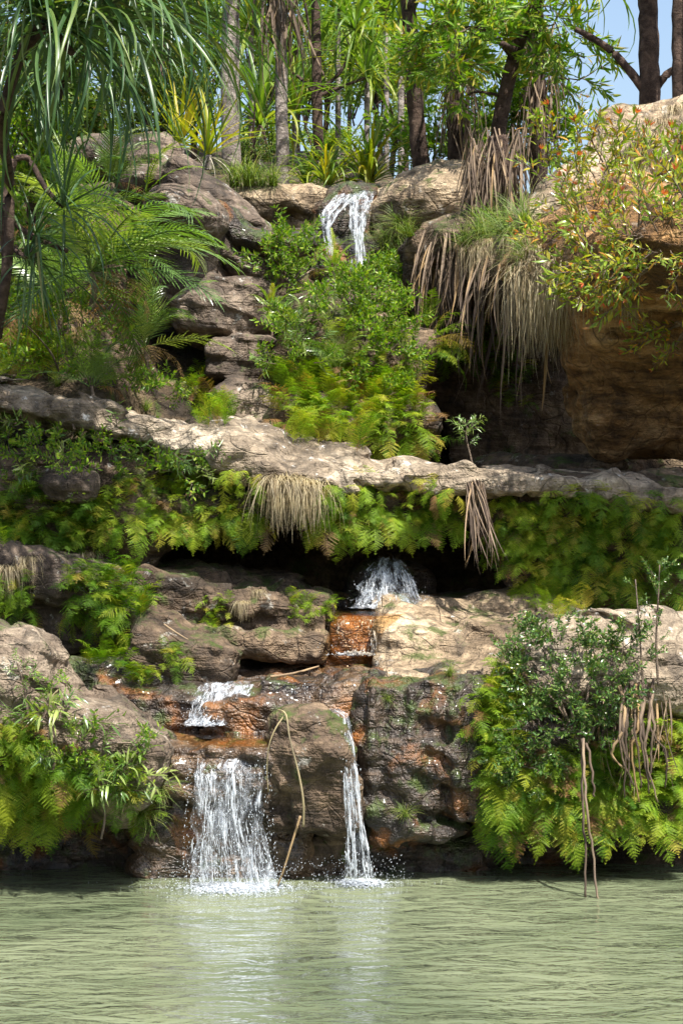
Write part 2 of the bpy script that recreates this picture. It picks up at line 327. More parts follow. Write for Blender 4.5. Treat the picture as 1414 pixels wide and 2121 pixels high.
# ------------------------------------------------------------------ ground: one sheet, pool bed, banks and the plateau behind
def sstep(a, b, x): t = np.clip((x - a) / (b - a), 0, 1); return t * t * (3 - 2 * t)
def ground_z(x, y):
    left = np.interp(y, [-40, 2, 3.2, 11.8, 12.3, 12.9, 13.7, 14.1, 15.5, 17.2, 18.6, 26, 60, 400], [1.4, 0.55, -0.9, -0.9, -0.5, 0.7, 1.5, 2.40, 3.25, 4.45, 4.5, 6.0, 7, 12])
    cen = np.interp(y, [-40, 2, 3.2, 11.8, 12.3, 12.9, 15.0, 15.2, 15.9, 17.2, 18.2, 18.7, 26, 60, 400], [1.4, 0.55, -0.9, -0.9, -0.6, 0.45, 1.2, 2.0, 2.75, 3.6, 4.35, 4.5, 6.15, 7, 12])
    rig = np.interp(y, [-40, 2, 3.2, 11.8, 12.3, 12.9, 15.0, 15.2, 17.7, 18.0, 18.7, 26, 60, 400], [1.4, 0.55, -0.9, -0.9, -0.6, 0.45, 1.2, 2.05, 2.15, 4.3, 4.6, 5.6, 6, 10])
    wl = 1 - sstep(-1.5, -1.15, x + 0.05 * (y - 13)) * 1.0
    wr = sstep(0.42, 0.72, x)
    z = cen * (1 - wl) * (1 - wr) + left * wl + rig * wr * (1 - wl)
    side = sstep(4.2, 8.0, np.abs(x)) * sstep(-4, 4, y)
    return z + side * (3.5 + 0.06 * np.abs(x)) * (1 - sstep(15, 19, y) * 0.8)
def axis(segs):
    out = []
    for a, b, s in segs: out += list(np.arange(a, b, s))
    return np.array(out + [segs[-1][1]])
gx = axis([(-400, -60, 40), (-60, -8, 4), (-8, -2.6, 0.3), (-2.6, 2.8, 0.06), (2.8, 8, 0.3), (8, 60, 4), (60, 400, 40)])
gy = axis([(-100, -8, 8), (-8, 11.6, 0.5), (11.6, 19, 0.06), (19, 30, 0.35), (30, 60, 3), (60, 700, 40)])
GX, GY = np.meshgrid(gx, gy, indexing='ij')
pp = np.stack([GX.ravel(), GY.ravel(), np.zeros(GX.size)], 1)
GZ = ground_z(GX, GY) + (fbm(pp, 1.1, 5) * 0.16).reshape(GX.shape) * sstep(11.5, 12.5, GY)
nX, nY = GX.shape
gv = np.stack([GX.ravel(), GY.ravel(), GZ.ravel()], 1)
ii, jj = np.meshgrid(np.arange(nX - 1), np.arange(nY - 1), indexing='ij'); a = (ii * nY + jj).ravel()
gf = np.stack([a, a + nY, a + nY + 1, a + 1], 1)
add_solid(gv, gf)
tag(link('ground', mesh('ground', gv, gf, M['soil'])), 'brown leaf littered ground of the gorge and plateau', kind='structure')
# pool
wx = axis([(-9, -2.5, 1.0), (-2.5, 2.5, 0.25), (2.5, 9, 1.0)]); wy = axis([(1.5, 14.5, 0.5)])
WX, WY = np.meshgrid(wx, wy, indexing='ij'); nX, nY = WX.shape
ii, jj = np.meshgrid(np.arange(nX - 1), np.arange(nY - 1), indexing='ij'); a = (ii * nY + jj).ravel()
tag(link('pool_water', mesh('pool_water', np.stack([WX.ravel(), WY.ravel(), 0 * WX.ravel()], 1), np.stack([a, a + nY, a + nY + 1, a + 1], 1), M['pool'])),
    'milky green rippled pool at the foot of the falls', kind='structure')

# ------------------------------------------------------------------ rocks
exec_rocks = [
 # lower tier
 ('rock', 'pale humped bank rock above the ferns at lower left', 'bank', [('B', 5, 1410, 12.0, 115, 112, 0.45, {'roll': 12, 'round': .8}), ('B', 130, 1500, 12.0, 135, 75, 0.42, {'roll': 22, 'round': .6}), ('B', 245, 1562, 12.0, 105, 75, 0.38, {'roll': 26, 'round': .7}), ('E', -80, 1540, 12.0, 190, 150, 0.4), ('B', 60, 1600, 12.3, 240, 90, 0.35)], dict(k=0.12, amp=0.07)),
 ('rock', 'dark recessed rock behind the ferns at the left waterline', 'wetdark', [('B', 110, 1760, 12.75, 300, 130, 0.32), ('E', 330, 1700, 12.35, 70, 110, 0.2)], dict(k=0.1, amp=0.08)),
 ('rock', 'wet orange brown ledge that the left lower fall spills over', 'wet', [('B', 450, 1556, 12.52, 165, 50, 0.45, {'pitch': 8, 'round': .35}), ('B', 380, 1590, 12.22, 70, 48, 0.22, {'roll': 6}), ('B', 540, 1600, 12.3, 110, 40, 0.3, {'roll': -4}), ('B', 470, 1720, 12.45, 190, 150, 0.3)], dict(k=0.06, amp=0.07, freq=2.2, strata=0.02)),
 ('rock', 'brown pillar rock between the two lower falls', 'brown', [('B', 628, 1560, 12.22, 78, 100, 0.3, {'round': .75, 'roll': 5}), ('B', 660, 1620, 12.15, 78, 110, 0.26, {'round': .5, 'roll': -6}), ('B', 600, 1650, 12.22, 80, 70, 0.24, {'roll': 10}), ('E', 690, 1690, 12.1, 60, 60, 0.2), ('B', 640, 1790, 12.5, 110, 90, 0.28)], dict(k=0.05, amp=0.075, freq=2.2, strata=0.018)),
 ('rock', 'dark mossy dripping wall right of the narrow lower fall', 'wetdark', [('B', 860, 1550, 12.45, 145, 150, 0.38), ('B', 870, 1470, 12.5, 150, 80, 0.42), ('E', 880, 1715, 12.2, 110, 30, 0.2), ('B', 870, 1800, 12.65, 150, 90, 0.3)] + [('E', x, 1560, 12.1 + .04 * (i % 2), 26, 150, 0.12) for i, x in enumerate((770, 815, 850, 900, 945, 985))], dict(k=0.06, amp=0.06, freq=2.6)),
 ('rock', 'wet sloping slab under the small orange step', 'wet', [('B', 660, 1432, 12.85, 230, 38, 0.55, {'pitch': 13, 'round': .3}), ('B', 690, 1500, 12.8, 230, 50, 0.45), ('B', 530, 1486, 12.5, 60, 40, 0.22, {'roll': -10}), ('B', 620, 1425, 12.6, 80, 20, 0.25, {'roll': 5}), ('B', 800, 1432, 12.6, 130, 36, 0.32, {'pitch': 10, 'roll': -3})], dict(k=0.1, amp=0.06, freq=2.2)),
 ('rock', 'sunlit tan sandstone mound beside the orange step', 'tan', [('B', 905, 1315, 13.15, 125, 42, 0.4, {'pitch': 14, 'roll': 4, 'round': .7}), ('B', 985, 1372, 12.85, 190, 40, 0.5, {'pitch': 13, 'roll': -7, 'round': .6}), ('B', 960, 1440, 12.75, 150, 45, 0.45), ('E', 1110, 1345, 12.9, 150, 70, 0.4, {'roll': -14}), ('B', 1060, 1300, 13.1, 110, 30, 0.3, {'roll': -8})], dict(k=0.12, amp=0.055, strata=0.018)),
 ('rock', 'broad white grey rock behind the glossy shrub at lower right', 'pale', [('E', 1330, 1400, 12.6, 220, 140, 0.6), ('E', 1190, 1400, 12.5, 160, 120, 0.5), ('B', 1270, 1500, 12.75, 230, 130, 0.5)], dict(k=0.12, amp=0.07)),
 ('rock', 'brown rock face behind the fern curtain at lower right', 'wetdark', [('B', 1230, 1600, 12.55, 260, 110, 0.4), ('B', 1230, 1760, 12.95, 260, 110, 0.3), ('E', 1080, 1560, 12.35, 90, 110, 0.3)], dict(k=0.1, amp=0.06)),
 ('rock', 'rust orange step washed by the small cascade', 'orange', [('B', 746, 1320, 13.3, 66, 46, 0.3), ('B', 740, 1350, 13.3, 90, 40, 0.25)], dict(k=0.04, amp=0.035, freq=3.0, h=0.016)),
 ('rock', 'squared mossy block left of the orange step', 'brown', [('B', 640, 1285, 13.4, 58, 62, 0.25), ('B', 600, 1310, 13.4, 60, 50, 0.25)], dict(k=0.05, amp=0.05)),
 ('rock', 'long shaded brown boulder below the ledge', 'brown', [('B', 450, 1232, 13.5, 190, 52, 0.4, {'roll': 11, 'round': .6, 'pitch': 8}), ('B', 500, 1285, 13.4, 170, 52, 0.3, {'roll': 5, 'round': .4}), ('B', 540, 1335, 13.2, 120, 26, 0.3, {'roll': 4})], dict(k=0.06, amp=0.085, freq=2.0, strata=0.02)),
 ('rock', 'humped boulder half hidden by ferns at far left', 'grey', [('B', 100, 1190, 13.3, 190, 56, 0.4, {'roll': 10, 'round': .8}), ('B', 110, 1270, 13.4, 220, 80, 0.3)], dict(k=0.1, amp=0.07)),
 ('rock', 'small brown boulder above the left cascade', 'brown', [('B', 385, 1350, 12.95, 110, 42, 0.32, {'roll': 14, 'round': .6, 'pitch': 8}), ('B', 300, 1285, 13.1, 60, 22, 0.2, {'roll': 8}), ('B', 380, 1395, 12.9, 110, 30, 0.25)], dict(k=0.08, amp=0.06, freq=2.3)),
 ('rock', 'dark damp rock left of the small left cascade', 'wetdark', [('E', 400, 1440, 12.85, 105, 50, 0.25), ('B', 310, 1480, 12.8, 120, 60, 0.3), ('B', 250, 1420, 12.95, 120, 60, 0.3)], dict(k=0.08, amp=0.06)),
 ('rock', 'flat tan rock with an orange wet end under the hanging ferns', 'tan', [('E', 1050, 1255, 13.5, 110, 34, 0.3), ('B', 1060, 1280, 13.55, 130, 30, 0.3)], dict(k=0.06, amp=0.05)),
 ('rock', 'wet dark bed rock below the middle fall', 'wetdark', [('B', 800, 1288, 13.75, 220, 28, 0.4), ('E', 800, 1230, 14.15, 95, 75, 0.22), ('E', 690, 1250, 13.9, 50, 30, 0.2), ('B', 920, 1262, 13.7, 90, 22, 0.25)], dict(k=0.06, amp=0.05)),
 # ledge tier
 ('rock', 'long pale sandstone ledge that bridges the middle of the slope', 'pale',
   [('B', -40, 818, 13.85, 150, 30, .4, {'roll': 11}), ('B', 120, 848, 13.72, 150, 23, .42, {'roll': 14, 'round': .4}), ('B', 290, 888, 13.75, 140, 23, .42, {'roll': 12, 'round': .8}), ('E', 440, 928, 13.6, 110, 46, .4),
    ('B', 520, 936, 13.52, 85, 48, .4, {'roll': 16, 'pitch': 14, 'round': .7}), ('B', 640, 962, 13.55, 120, 28, .48, {'roll': 15, 'pitch': 16, 'round': .4}), ('B', 770, 990, 13.55, 110, 26, .4, {'roll': 4}), ('B', 880, 990, 13.52, 90, 22, .42, {'roll': -2, 'round': .35}),
    ('B', 980, 1000, 13.6, 90, 22, .38), ('B', 1080, 1000, 13.52, 95, 20, .4, {'roll': 6, 'round': .35}), ('B', 1180, 1010, 13.6, 90, 21, .4), ('B', 1260, 1018, 13.65, 80, 18, .35, {'roll': 4}), ('B', 1400, 1036, 13.7, 150, 20, .45, {'roll': 6}),
    ('E', 605, 935, 13.2, 40, 12, .14, {'sub': 1, 'roll': 14, 'k': .04}), ('B', 700, 1015, 14.5, 760, 30, 0.75, {'k': 0.15})], dict(k=0.05, amp=0.065, freq=2.2, strata=0.026, h=0.019)),
 ('rock', 'undercut rock wall hidden behind the hanging fern curtain', 'brown', [('B', 720, 1054, 13.64, 470, 38, 0.3), ('B', 1290, 1120, 13.8, 260, 130, 0.45), ('B', 100, 1050, 13.8, 240, 130, 0.42), ('E', 290, 1080, 13.6, 80, 70, 0.3)], dict(k=0.1, amp=0.07)),
 ('rock', 'grey boulder resting in the ferns below the ledge at left', 'grey', [('E', 140, 1000, 13.35, 75, 40, 0.25), ('B', 150, 1010, 13.4, 60, 32, 0.22)], dict(k=0.05, amp=0.045)),
 # upper tier
 ('rock', 'stepped lichen covered rock staircase left of the fern mound', 'grey', [('B', 490, 640, 16.5, 78, 60, 0.45), ('B', 505, 748, 16.1, 75, 48, 0.4), ('B', 510, 840, 15.75, 70, 55, 0.35), ('B', 500, 900, 15.5, 110, 30, 0.35), ('E', 420, 640, 16.4, 70, 90, 0.4)], dict(k=0.05, amp=0.06, freq=2.0)),
 ('rock', 'mushroom shaped grey rock with overhanging cap', 'grey', [('E', 385, 440, 16.1, 80, 42, 0.35, {'roll': 18}), ('B', 395, 520, 16.4, 58, 90, 0.28), ('E', 370, 600, 16.4, 85, 70, 0.35), ('E', 330, 560, 16.4, 60, 120, 0.3)], dict(k=0.12, amp=0.05)),
 ('rock', 'dark sloping boulder behind the mushroom shaped rock', 'grey', [('E', 430, 420, 17.0, 110, 55, 0.4, {'roll': 32}), ('E', 375, 370, 17.1, 60, 50, 0.4, {'roll': 25}), ('E', 500, 455, 16.9, 80, 38, 0.3, {'roll': 28})], dict(k=0.08, amp=0.05)),
 ('rock', 'pointed grey boulder under the drooping leaves', 'grey', [('E', 320, 340, 17.3, 62, 70, 0.4), ('E', 330, 380, 17.2, 95, 55, 0.4), ('E', 210, 330, 17.3, 90, 45, 0.4)], dict(k=0.08, amp=0.05)),
 ('rock', 'dark diagonal ridge of rock running down to the upper fall', 'wetdark', [('E', 480, 468, 16.55, 80, 30, 0.25, {'roll': 38}), ('E', 560, 505, 16.5, 80, 24, 0.25, {'roll': 8}), ('E', 620, 500, 16.9, 50, 26, 0.2)], dict(k=0.08, amp=0.04)),
 ('rock', 'shaded rock with pitted face right of the mushroom rock', 'grey', [('E', 460, 520, 16.6, 42, 65, 0.3), ('E', 520, 560, 16.7, 80, 55, 0.35, {'roll': 22}), ('E', 452, 565, 16.3, 22, 34, 0.2, {'sub': 1})], dict(k=0.06, amp=0.05)),
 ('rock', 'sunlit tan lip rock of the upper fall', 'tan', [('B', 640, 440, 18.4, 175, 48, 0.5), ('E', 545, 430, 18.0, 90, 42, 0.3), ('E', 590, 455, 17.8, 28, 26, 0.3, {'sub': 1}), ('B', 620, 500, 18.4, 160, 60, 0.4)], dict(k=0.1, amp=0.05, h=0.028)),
 ('rock', 'black wet rock behind the upper fall', 'wetdark', [('E', 712, 500, 17.9, 75, 95, 0.3), ('B', 720, 570, 17.8, 75, 70, 0.3), ('E', 740, 412, 18.05, 62, 26, 0.3)], dict(k=0.08, amp=0.06, freq=2.2, h=0.025)),
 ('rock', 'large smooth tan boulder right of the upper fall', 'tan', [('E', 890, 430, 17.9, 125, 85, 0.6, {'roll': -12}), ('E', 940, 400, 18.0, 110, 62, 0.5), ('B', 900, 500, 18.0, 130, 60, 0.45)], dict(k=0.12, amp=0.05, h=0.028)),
 ('rock', 'earthy mound of rock under the ferns and shrubs at the centre', 'brown', [('E', 710, 760, 15.9, 165, 160, 0.55), ('E', 730, 880, 15.5, 190, 90, 0.5), ('B', 680, 640, 16.5, 150, 28, 0.45), ('E', 860, 780, 15.9, 40, 110, 0.35, {'roll': 18})], dict(k=0.15, amp=0.08, h=0.028)),
 ('rock', 'overhanging earth bank draped with dead leaves above the cave', 'brown', [('E', 1000, 520, 16.9, 170, 85, 0.6), ('B', 1000, 570, 17.3, 170, 70, 0.5), ('B', 920, 700, 17.6, 80, 170, 0.4), ('E', 1090, 560, 16.3, 110, 90, 0.5), ('B', 1170, 600, 15.9, 120, 70, 0.9), ('B', 1120, 800, 17.5, 200, 220, 0.3)], dict(k=0.15, amp=0.08, h=0.03)),
 ('rock', 'huge undercut ochre boulder roofing the cave at right', 'boulder',
   [('E', 1395, 550, 13.7, 245, 115, 1.7), ('B', 1420, 600, 14.4, 240, 140, 0.9), ('E', 1360, 740, 14.6, 195, 115, 0.7), ('E', 1410, 825, 14.95, 225, 135, 0.75), ('E', 1292, 850, 14.72, 98, 98, 0.42),
    ('E', 1240, 480, 14.4, 180, 80, 0.7, {'roll': -28}), ('E', 1150, 520, 14.7, 130, 60, 0.5, {'roll': -25})], dict(k=0.14, amp=0.07, h=0.03)),
 ('rock', 'sloping tan slab above the yellow leaved bush at right', 'tan', [('E', 1330, 340, 15.8, 230, 80, 0.7, {'roll': -32}), ('E', 1150, 440, 15.6, 150, 60, 0.6, {'roll': -30}), ('B', 1420, 350, 16.2, 200, 110, 0.6)], dict(k=0.15, amp=0.06, h=0.03)),
 ('rock', 'low brown rock on the floor of the cave', 'brown', [('E', 1190, 968, 15.2, 120, 26, 0.3), ('E', 1080, 975, 15.6, 110, 24, 0.3), ('E', 1250, 962, 15.0, 55, 28, 0.25)], dict(k=0.06, amp=0.05)),
]
for i, (nm, lb, mt, pr, kw) in enumerate(exec_rocks): rock(nm, lb, mt, pr, seed=3.7 * i, **kw)

BV = BVHTree.FromPolygons(np.concatenate(SV).tolist(), np.concatenate(SF).tolist())
CAM = Vector((0, 0, EYE))
def hit(px, py, fallback=None):
    d = (P(px, py, 1.0) - CAM).normalized()
    p, n, i, t = BV.ray_cast(CAM, d)
    if p is None:
        if fallback is None: return None
        return P(px, py, fallback), Vector((0, -1, 0))
    if n.dot(d) > 0: n = -n
    return p, n

# ------------------------------------------------------------------ leaf and frond prototypes (base at the origin, along +Y, upper face +Z, unit length)
def curve_pts(n, a0, droop, power=1.4):
    pts = [Vector((0, 0, 0))]; tans = []
    for i in range(n):
        t = (i + 0.5) / n; a = a0 - droop * t ** power
        tv = Vector((0, math.cos(a), math.sin(a))); tans.append(tv); pts.append(pts[-1] + tv / n)
    tans.append(tans[-1]); return pts, tans
def strap_mesh(name, mat, wid, droop, n=9, a0=0.0, fold=0.35, kink=None, wav=0.0, power=1.4):
    pts, tans = curve_pts(n, a0, droop, power)
    if kink:
        k0 = int(n * kink)
        for i in range(k0 + 1, n + 1): pts[i] = pts[k0] + Vector((0.02 * (i - k0), 0.25 * (i - k0) / n, -0.97 * (i - k0) / n))
    V, Fc = [], []
    sx = RND.uniform(-1, 1)
    for i in range(n + 1):
        t = i / n; wv = wid * (0.75 + 0.25 * min(1, t * 5)) * (1 - t ** 2.6) ** 0.9 + 0.0006
        nrm = Vector((0, -tans[i].z, tans[i].y)); off = Vector((sx * wav * t * t, 0, 0))
        V += [pts[i] + Vector((-wv, 0, 0)) + nrm * wv * fold + off, pts[i] + off, pts[i] + Vector((wv, 0, 0)) + nrm * wv * fold + off]
    for i in range(n):
        a = 3 * i; Fc += [(a, a + 1, a + 4, a + 3), (a + 1, a + 2, a + 5, a + 4)]
    return mesh(name, V, Fc, mat)
def tube_vf(V, Fc, path, r0, r1, sides=5):
    b0 = len(V); n = len(path)
    for i, p in enumerate(path):
        d = (path[min(i + 1, n - 1)] - path[max(i - 1, 0)])
        if d.length < 1e-9: d = Vector((0, 0, 1))
        d.normalize(); u = d.orthogonal().normalized(); v = d.cross(u); r = r0 + (r1 - r0) * i / (n - 1) if not isinstance(r0, list) else r0[i]
        for k in range(sides):
            a = 2 * math.pi * k / sides; V.append(p + (u * math.cos(a) + v * math.sin(a)) * r)
    for i in range(n - 1):
        for k in range(sides):
            a = b0 + i * sides + k; b = b0 + i * sides + (k + 1) % sides; Fc.append((a, b, b + sides, a + sides))
def fern_mesh(name, mat, droop, pairs=17, sub=9, wide=0.26, a0=0.5):
    n = 24; pts, tans = curve_pts(n, a0, droop); V, Fc = [], []
    tube_vf(V, Fc, pts[::3], 0.005, 0.002, 3)
    for j in range(pairs):
        t = 0.10 + 0.9 * (j + 0.5) / pairs; i = min(n - 1, int(t * n)); f = t * n - i
        p = pts[i].lerp(pts[i + 1], f); tv = tans[i]; nv = Vector((0, -tv.z, tv.y))
        Lp = wide * (math.sin(math.pi * min(1, (0.16 + 0.92 * t))) ** 0.8) * RND.uniform(0.82, 1.12) + 0.02
        for s in (-1, 1):
            if RND.random() < 0.04: continue
            d0 = (Vector((s, 0, 0)) * 0.86 + tv * RND.uniform(0.42, 0.62) - nv * RND.uniform(-0.15, 0.5)).normalized()
            side = d0.cross(nv).normalized()
            for q in range(sub):
                u = (q + 0.4) / sub; c = p + d0 * Lp * u - nv * (0.10 * Lp * u * u); l = 0.019 * (1 - u) ** 0.8 + 0.006; wv = Lp / sub * 0.36
                dd = d0 * wv
                for s2 in (-1, 1):
                    tip = c + side * (s2 * l) + d0 * l * 0.55 - nv * RND.uniform(-0.1, 0.35) * l
                    b = len(V); V += [c - dd, c + dd * 1.1, tip + dd * 0.35, tip - dd * 0.2]; Fc.append((b, b + 1, b + 2, b + 3))
    return mesh(name, V, Fc, mat, False)
def pinnate_mesh(name, mat, droop, pairs=25, leaf=0.27, wid=0.0105, a0=0.6, ldroop=0.5):
    n = 24; pts, tans = curve_pts(n, a0, droop); V, Fc = [], []
    tube_vf(V, Fc, pts[::2], 0.010, 0.003, 4)
    for j in range(pairs):
        t = 0.10 + 0.89 * (j + 0.5) / pairs; i = min(n - 1, int(t * n)); p = pts[i].lerp(pts[i + 1], t * n - i); tv = tans[i]; nv = Vector((0, -tv.z, tv.y))
        L = leaf * (0.45 + 0.55 * math.sin(math.pi * min(1, 0.15 + t * 0.85))) * RND.uniform(0.9, 1.08)
        for s in (-1, 1):
            d0 = (Vector((s, 0, 0)) * (1.0 - 0.5 * t) + tv * (0.55 + 0.5 * t) + nv * RND.uniform(0.0, 0.25)).normalized()
            b = len(V); m = 4
            for q in range(m + 1):
                u = q / m; c = p + d0 * L * u - nv * ldroop * L * u * u * 0.6; ww = wid * (1 - u ** 2.2) * (0.6 + 0.4 * min(1, u * 4)) + 0.0008
                V += [c - tv * ww, c + tv * ww]
            for q in range(m): Fc.append((b + 2 * q, b + 2 * q + 1, b + 2 * q + 3, b + 2 * q + 2))
    return mesh(name, V, Fc, mat)
def leaf_vf(V, Fc, p, d, up, L, wv, curl=0.15):
    """one folded leaf of six faces"""
    d = d.normalized(); x = d.cross(up)
    if x.length < 1e-3: x = d.orthogonal()
    x.normalize(); n = x.cross(d)
    b = len(V)
    V.append(p); 
    for u, k in ((0.3, 0.85), (0.62, 0.9)):
        c = p + d * L * u - n * curl * L * u * u
        V += [c - x * wv * k + n * wv * 0.28, c, c + x * wv * k + n * wv * 0.28]
    V.append(p + d * L - n * curl * L)
    Fc += [(b, b + 2, b + 1), (b, b + 3, b + 2), (b + 1, b + 2, b + 5, b + 4), (b + 2, b + 3, b + 6, b + 5), (b + 4, b + 5, b + 7), (b + 5, b + 6, b + 7)]
def sprig_mesh(name, mat, nl, L, wv, stem, whorl=False, ang=0.9, up=0.4, tipmat=None, curl=0.2):
    """a leafy twig of about unit length"""
    V, Fc = [], []; path = []; p = Vector((0, 0, 0)); d = Vector((0, 1, 0.0))
    for i in range(7):
        path.append(p.copy()); p = p + d.normalized() / 6; d = d + Vector((RND.uniform(-.25, .25), 0, RND.uniform(-.2, .25)))
    tube_vf(V, Fc, path, 0.014, 0.005, 4); ns = len(Fc)
    forks = []
    for k in range(3):
        i = RND.randint(2, 4); a = path[i]; dd = Vector((RND.choice((-1, 1)) * RND.uniform(.5, .9), RND.uniform(.5, .9), RND.uniform(-.3, .5))).normalized(); e = a + dd * RND.uniform(.3, .45)
        tube_vf(V, Fc, [a, (a + e) / 2 + Vector((0, 0, .02)), e], 0.008, 0.004, 3); forks.append((a, e))
    ns = len(Fc)
    segs = [(path[i], path[i + 1]) for i in range(1, 6)] + forks * 2
    for k in range(nl):
        a, e = segs[k % len(segs)]; t = RND.uniform(0.2, 1.05); q = a.lerp(e, t); dv = (e - a).normalized()
        r = Vector((RND.gauss(0, 1), RND.gauss(0, 1), RND.gauss(0, 1))); r = (r - dv * r.dot(dv)).normalized()
        dl = dv * math.cos(ang) + r * math.sin(ang) + Vector((0, 0, up * RND.uniform(-0.5, 1)))
        leaf_vf(V, Fc, q, dl, Vector((RND.gauss(0, .4), RND.gauss(0, .4), 1)), L * RND.uniform(.6, 1.15), wv * RND.uniform(.75, 1.15), curl * RND.uniform(0, 2))
    if tipmat:
        nb = len(Fc)
        for k in range(7):
            a = 2 * math.pi * k / 7; leaf_vf(V, Fc, path[-1], Vector((math.cos(a) * .5, .9, math.sin(a) * .5)), Vector((0, 0, 1)), L * .6, wv * .6, curl)
    ms = [mat, M['barkt']] + ([tipmat] if tipmat else [])
    me = mesh(name, V, Fc, ms)
    mi = np.zeros(len(Fc), np.int32); mi[:ns] = 1
    if tipmat: mi[nb:] = 2
    me.polygons.foreach_set('material_index', mi); return me
def grass_mesh(name, mat, nb, wid, spread, droop, lmin=0.5, hang=False):
    V, Fc = [], []
    for k in range(nb):
        a = RND.uniform(0, 2 * math.pi) if not hang else -math.pi / 2 + RND.gauss(0, .8); out = Vector((math.cos(a), math.sin(a), 0)); tilt = RND.uniform(0.05, 1) * spread; L = RND.uniform(lmin, 1)
        p = Vector((RND.gauss(0, .05 + .07 * hang), RND.gauss(0, .05), 0)); sx = Vector((-out.y, out.x, 0)); an = math.pi / 2 - tilt; dr = droop * RND.uniform(.6, 1.3); n = 7; b = len(V); wb = wid * RND.uniform(.6, 1.2); cr = RND.uniform(-.25, .25)
        for i in range(n + 1):
            t = i / n; ww = wb * (1 - t ** 2) + 0.0005
            V += [p - sx * ww, p + sx * ww]
            aa = max(an - dr * t ** (.35 if hang else 1.1), -math.pi / 2 * RND.uniform(.93, 1)); p = p + (out * math.cos(aa) + Vector((0, 0, math.sin(aa))) + sx * cr * t) * L / n
        for i in range(n): Fc.append((b + 2 * i, b + 2 * i + 1, b + 2 * i + 3, b + 2 * i + 2))
    return mesh(name, V, Fc, mat)
def remat(me, *mats):
    m = me.copy()
    for i, x in enumerate(mats): m.materials[i] = x
    return m

FERN = [fern_mesh('fern_frond', M['fern'], dr, a0=a) for dr, a in ((1.0, .3), (1.4, .5), (1.7, .6), (1.9, .4), (1.2, .1))]
FERNL = [remat(m, M['fernl']) for m in FERN]; FERND = [remat(m, M['fernd']) for m in FERN[2:4]]
PALM = [pinnate_mesh('palm_frond', M['palm'], d, a0=a, ldroop=l) for d, a, l in ((1.2, .7, .4), (1.7, .9, .6), (0.9, .4, .3))]
PALMD = [pinnate_mesh('dead_palm_frond', M['fernd'], 1.3, pairs=16, leaf=.15, wid=.008, a0=.2, ldroop=2.2)]
SWORD = [pinnate_mesh('sword_fern_frond', M['fernl'], d, pairs=22, leaf=0.14, wid=0.012, a0=.5, ldroop=.2) for d in (1.0, 1.8)]
PAND = [strap_mesh('leaf', M['pand'], 0.0100, d, a0=a, wav=w_, n=11, power=po) for d, a, w_, po in ((0.5, 0, .05, 1.4), (1.2, .1, .08, 1.4), (1.8, .3, .1, 1.2), (2.3, .5, .12, 1.5), (1.5, .2, .15, 2.2))]
PANDB = [strap_mesh('leaf', M['pandb'], 0.019, d, a0=a, wav=w_, n=10, power=po) for d, a, w_, po in ((0.6, 0, .05, 1.4), (1.5, .2, .08, 1.4), (2.4, .3, .1, 1.6), (2.9, .4, .1, 1.8))]
PANDY = [strap_mesh('leaf', M['pandy'], 0.022, d, a0=a, wav=.05) for d, a in ((0.15, 0), (0.5, .1), (1.2, .1))]
DEADL = [strap_mesh('dead_leaf', M['dead'], w_, d, a0=a, fold=f, wav=.15, n=10) for w_, d, a, f in ((.014, .35, .2, .8), (.019, .6, .25, .6), (.009, .2, .15, .9), (.012, .9, .3, .8), (.007, .5, .1, .9))]
DEADW = [remat(m, M['deadw']) for m in DEADL]
SHRUB = [sprig_mesh('leafy_twig', M['shrub'], 44, .19, .032, 1) for k in range(3)]
WILLOW = [sprig_mesh('leafy_twig', M['willow'], 40, .30, .026, 1, ang=.7, up=.1, curl=.3) for k in range(3)]
REDS = [sprig_mesh('leafy_twig', M['redleaf'], 24, .24, .028, 1, ang=.8, up=.2, tipmat=M['redtip'] if k < 2 else None) for k in range(5)]
GLOSS = [sprig_mesh('leafy_twig', M['gloss'], 50, .165, .031, 1) for k in range(3)]
BAMB = [sprig_mesh('leafy_twig', M['palm'], 24, .34, .028, 1, ang=.9, up=-.2, curl=.4) for k in range(2)]
GRASSG = [grass_mesh('grass_blades', M['grass'], 130, .006, 1.0, 1.6) for k in range(2)]
GRASSD = [grass_mesh('dry_grass_blades', M['straw'], 170, .0045, 1.3, 3.2, .4, True) for k in range(3)]

def frame(d, roll=0.0, upv=Vector((0, 0, 1))):
    d = d.normalized(); z = upv - d * d.dot(upv)
    if z.length < 0.05: z = Vector((U(-1, 1), U(-1, 1), 0)); z = z - d * d.dot(z)
    z.normalize(); x = d.cross(z).normalized(); R = Matrix((x, d, z)).transposed()
    return R @ Matrix.Rotation(roll, 3, 'Y') if roll else R
def put(name, me, parent, p, d, s, roll=0.0, sx=1.0, org=None):
    o = link(name, me, parent)
    M3 = frame(d, roll) @ Matrix.Diagonal((s * sx, s, s))
    o.matrix_basis = Matrix.Translation(p - (org if org is not None else parent.location if parent else Vector())) @ M3.to_4x4()
    return o
def inpoly(x, y, poly):
    c = False; n = len(poly)
    for i in range(n):
        x1, y1 = poly[i]; x2, y2 = poly[i - 1]
        if (y1 > y) != (y2 > y) and x < (x2 - x1) * (y - y1) / (y2 - y1) + x1: c = not c
    return c
def polypts(poly, n):
    xs = [p[0] for p in poly]; ys = [p[1] for p in poly]; out = []
    while len(out) < n:
        x, y = U(min(xs), max(xs)), U(min(ys), max(ys))
        if inpoly(x, y, poly): out.append((x, y))
    return out
def E(cx, cy, rx, ry, n=12): return [(cx + rx * math.cos(2 * math.pi * k / n), cy + ry * math.sin(2 * math.pi * k / n)) for k in range(n)]
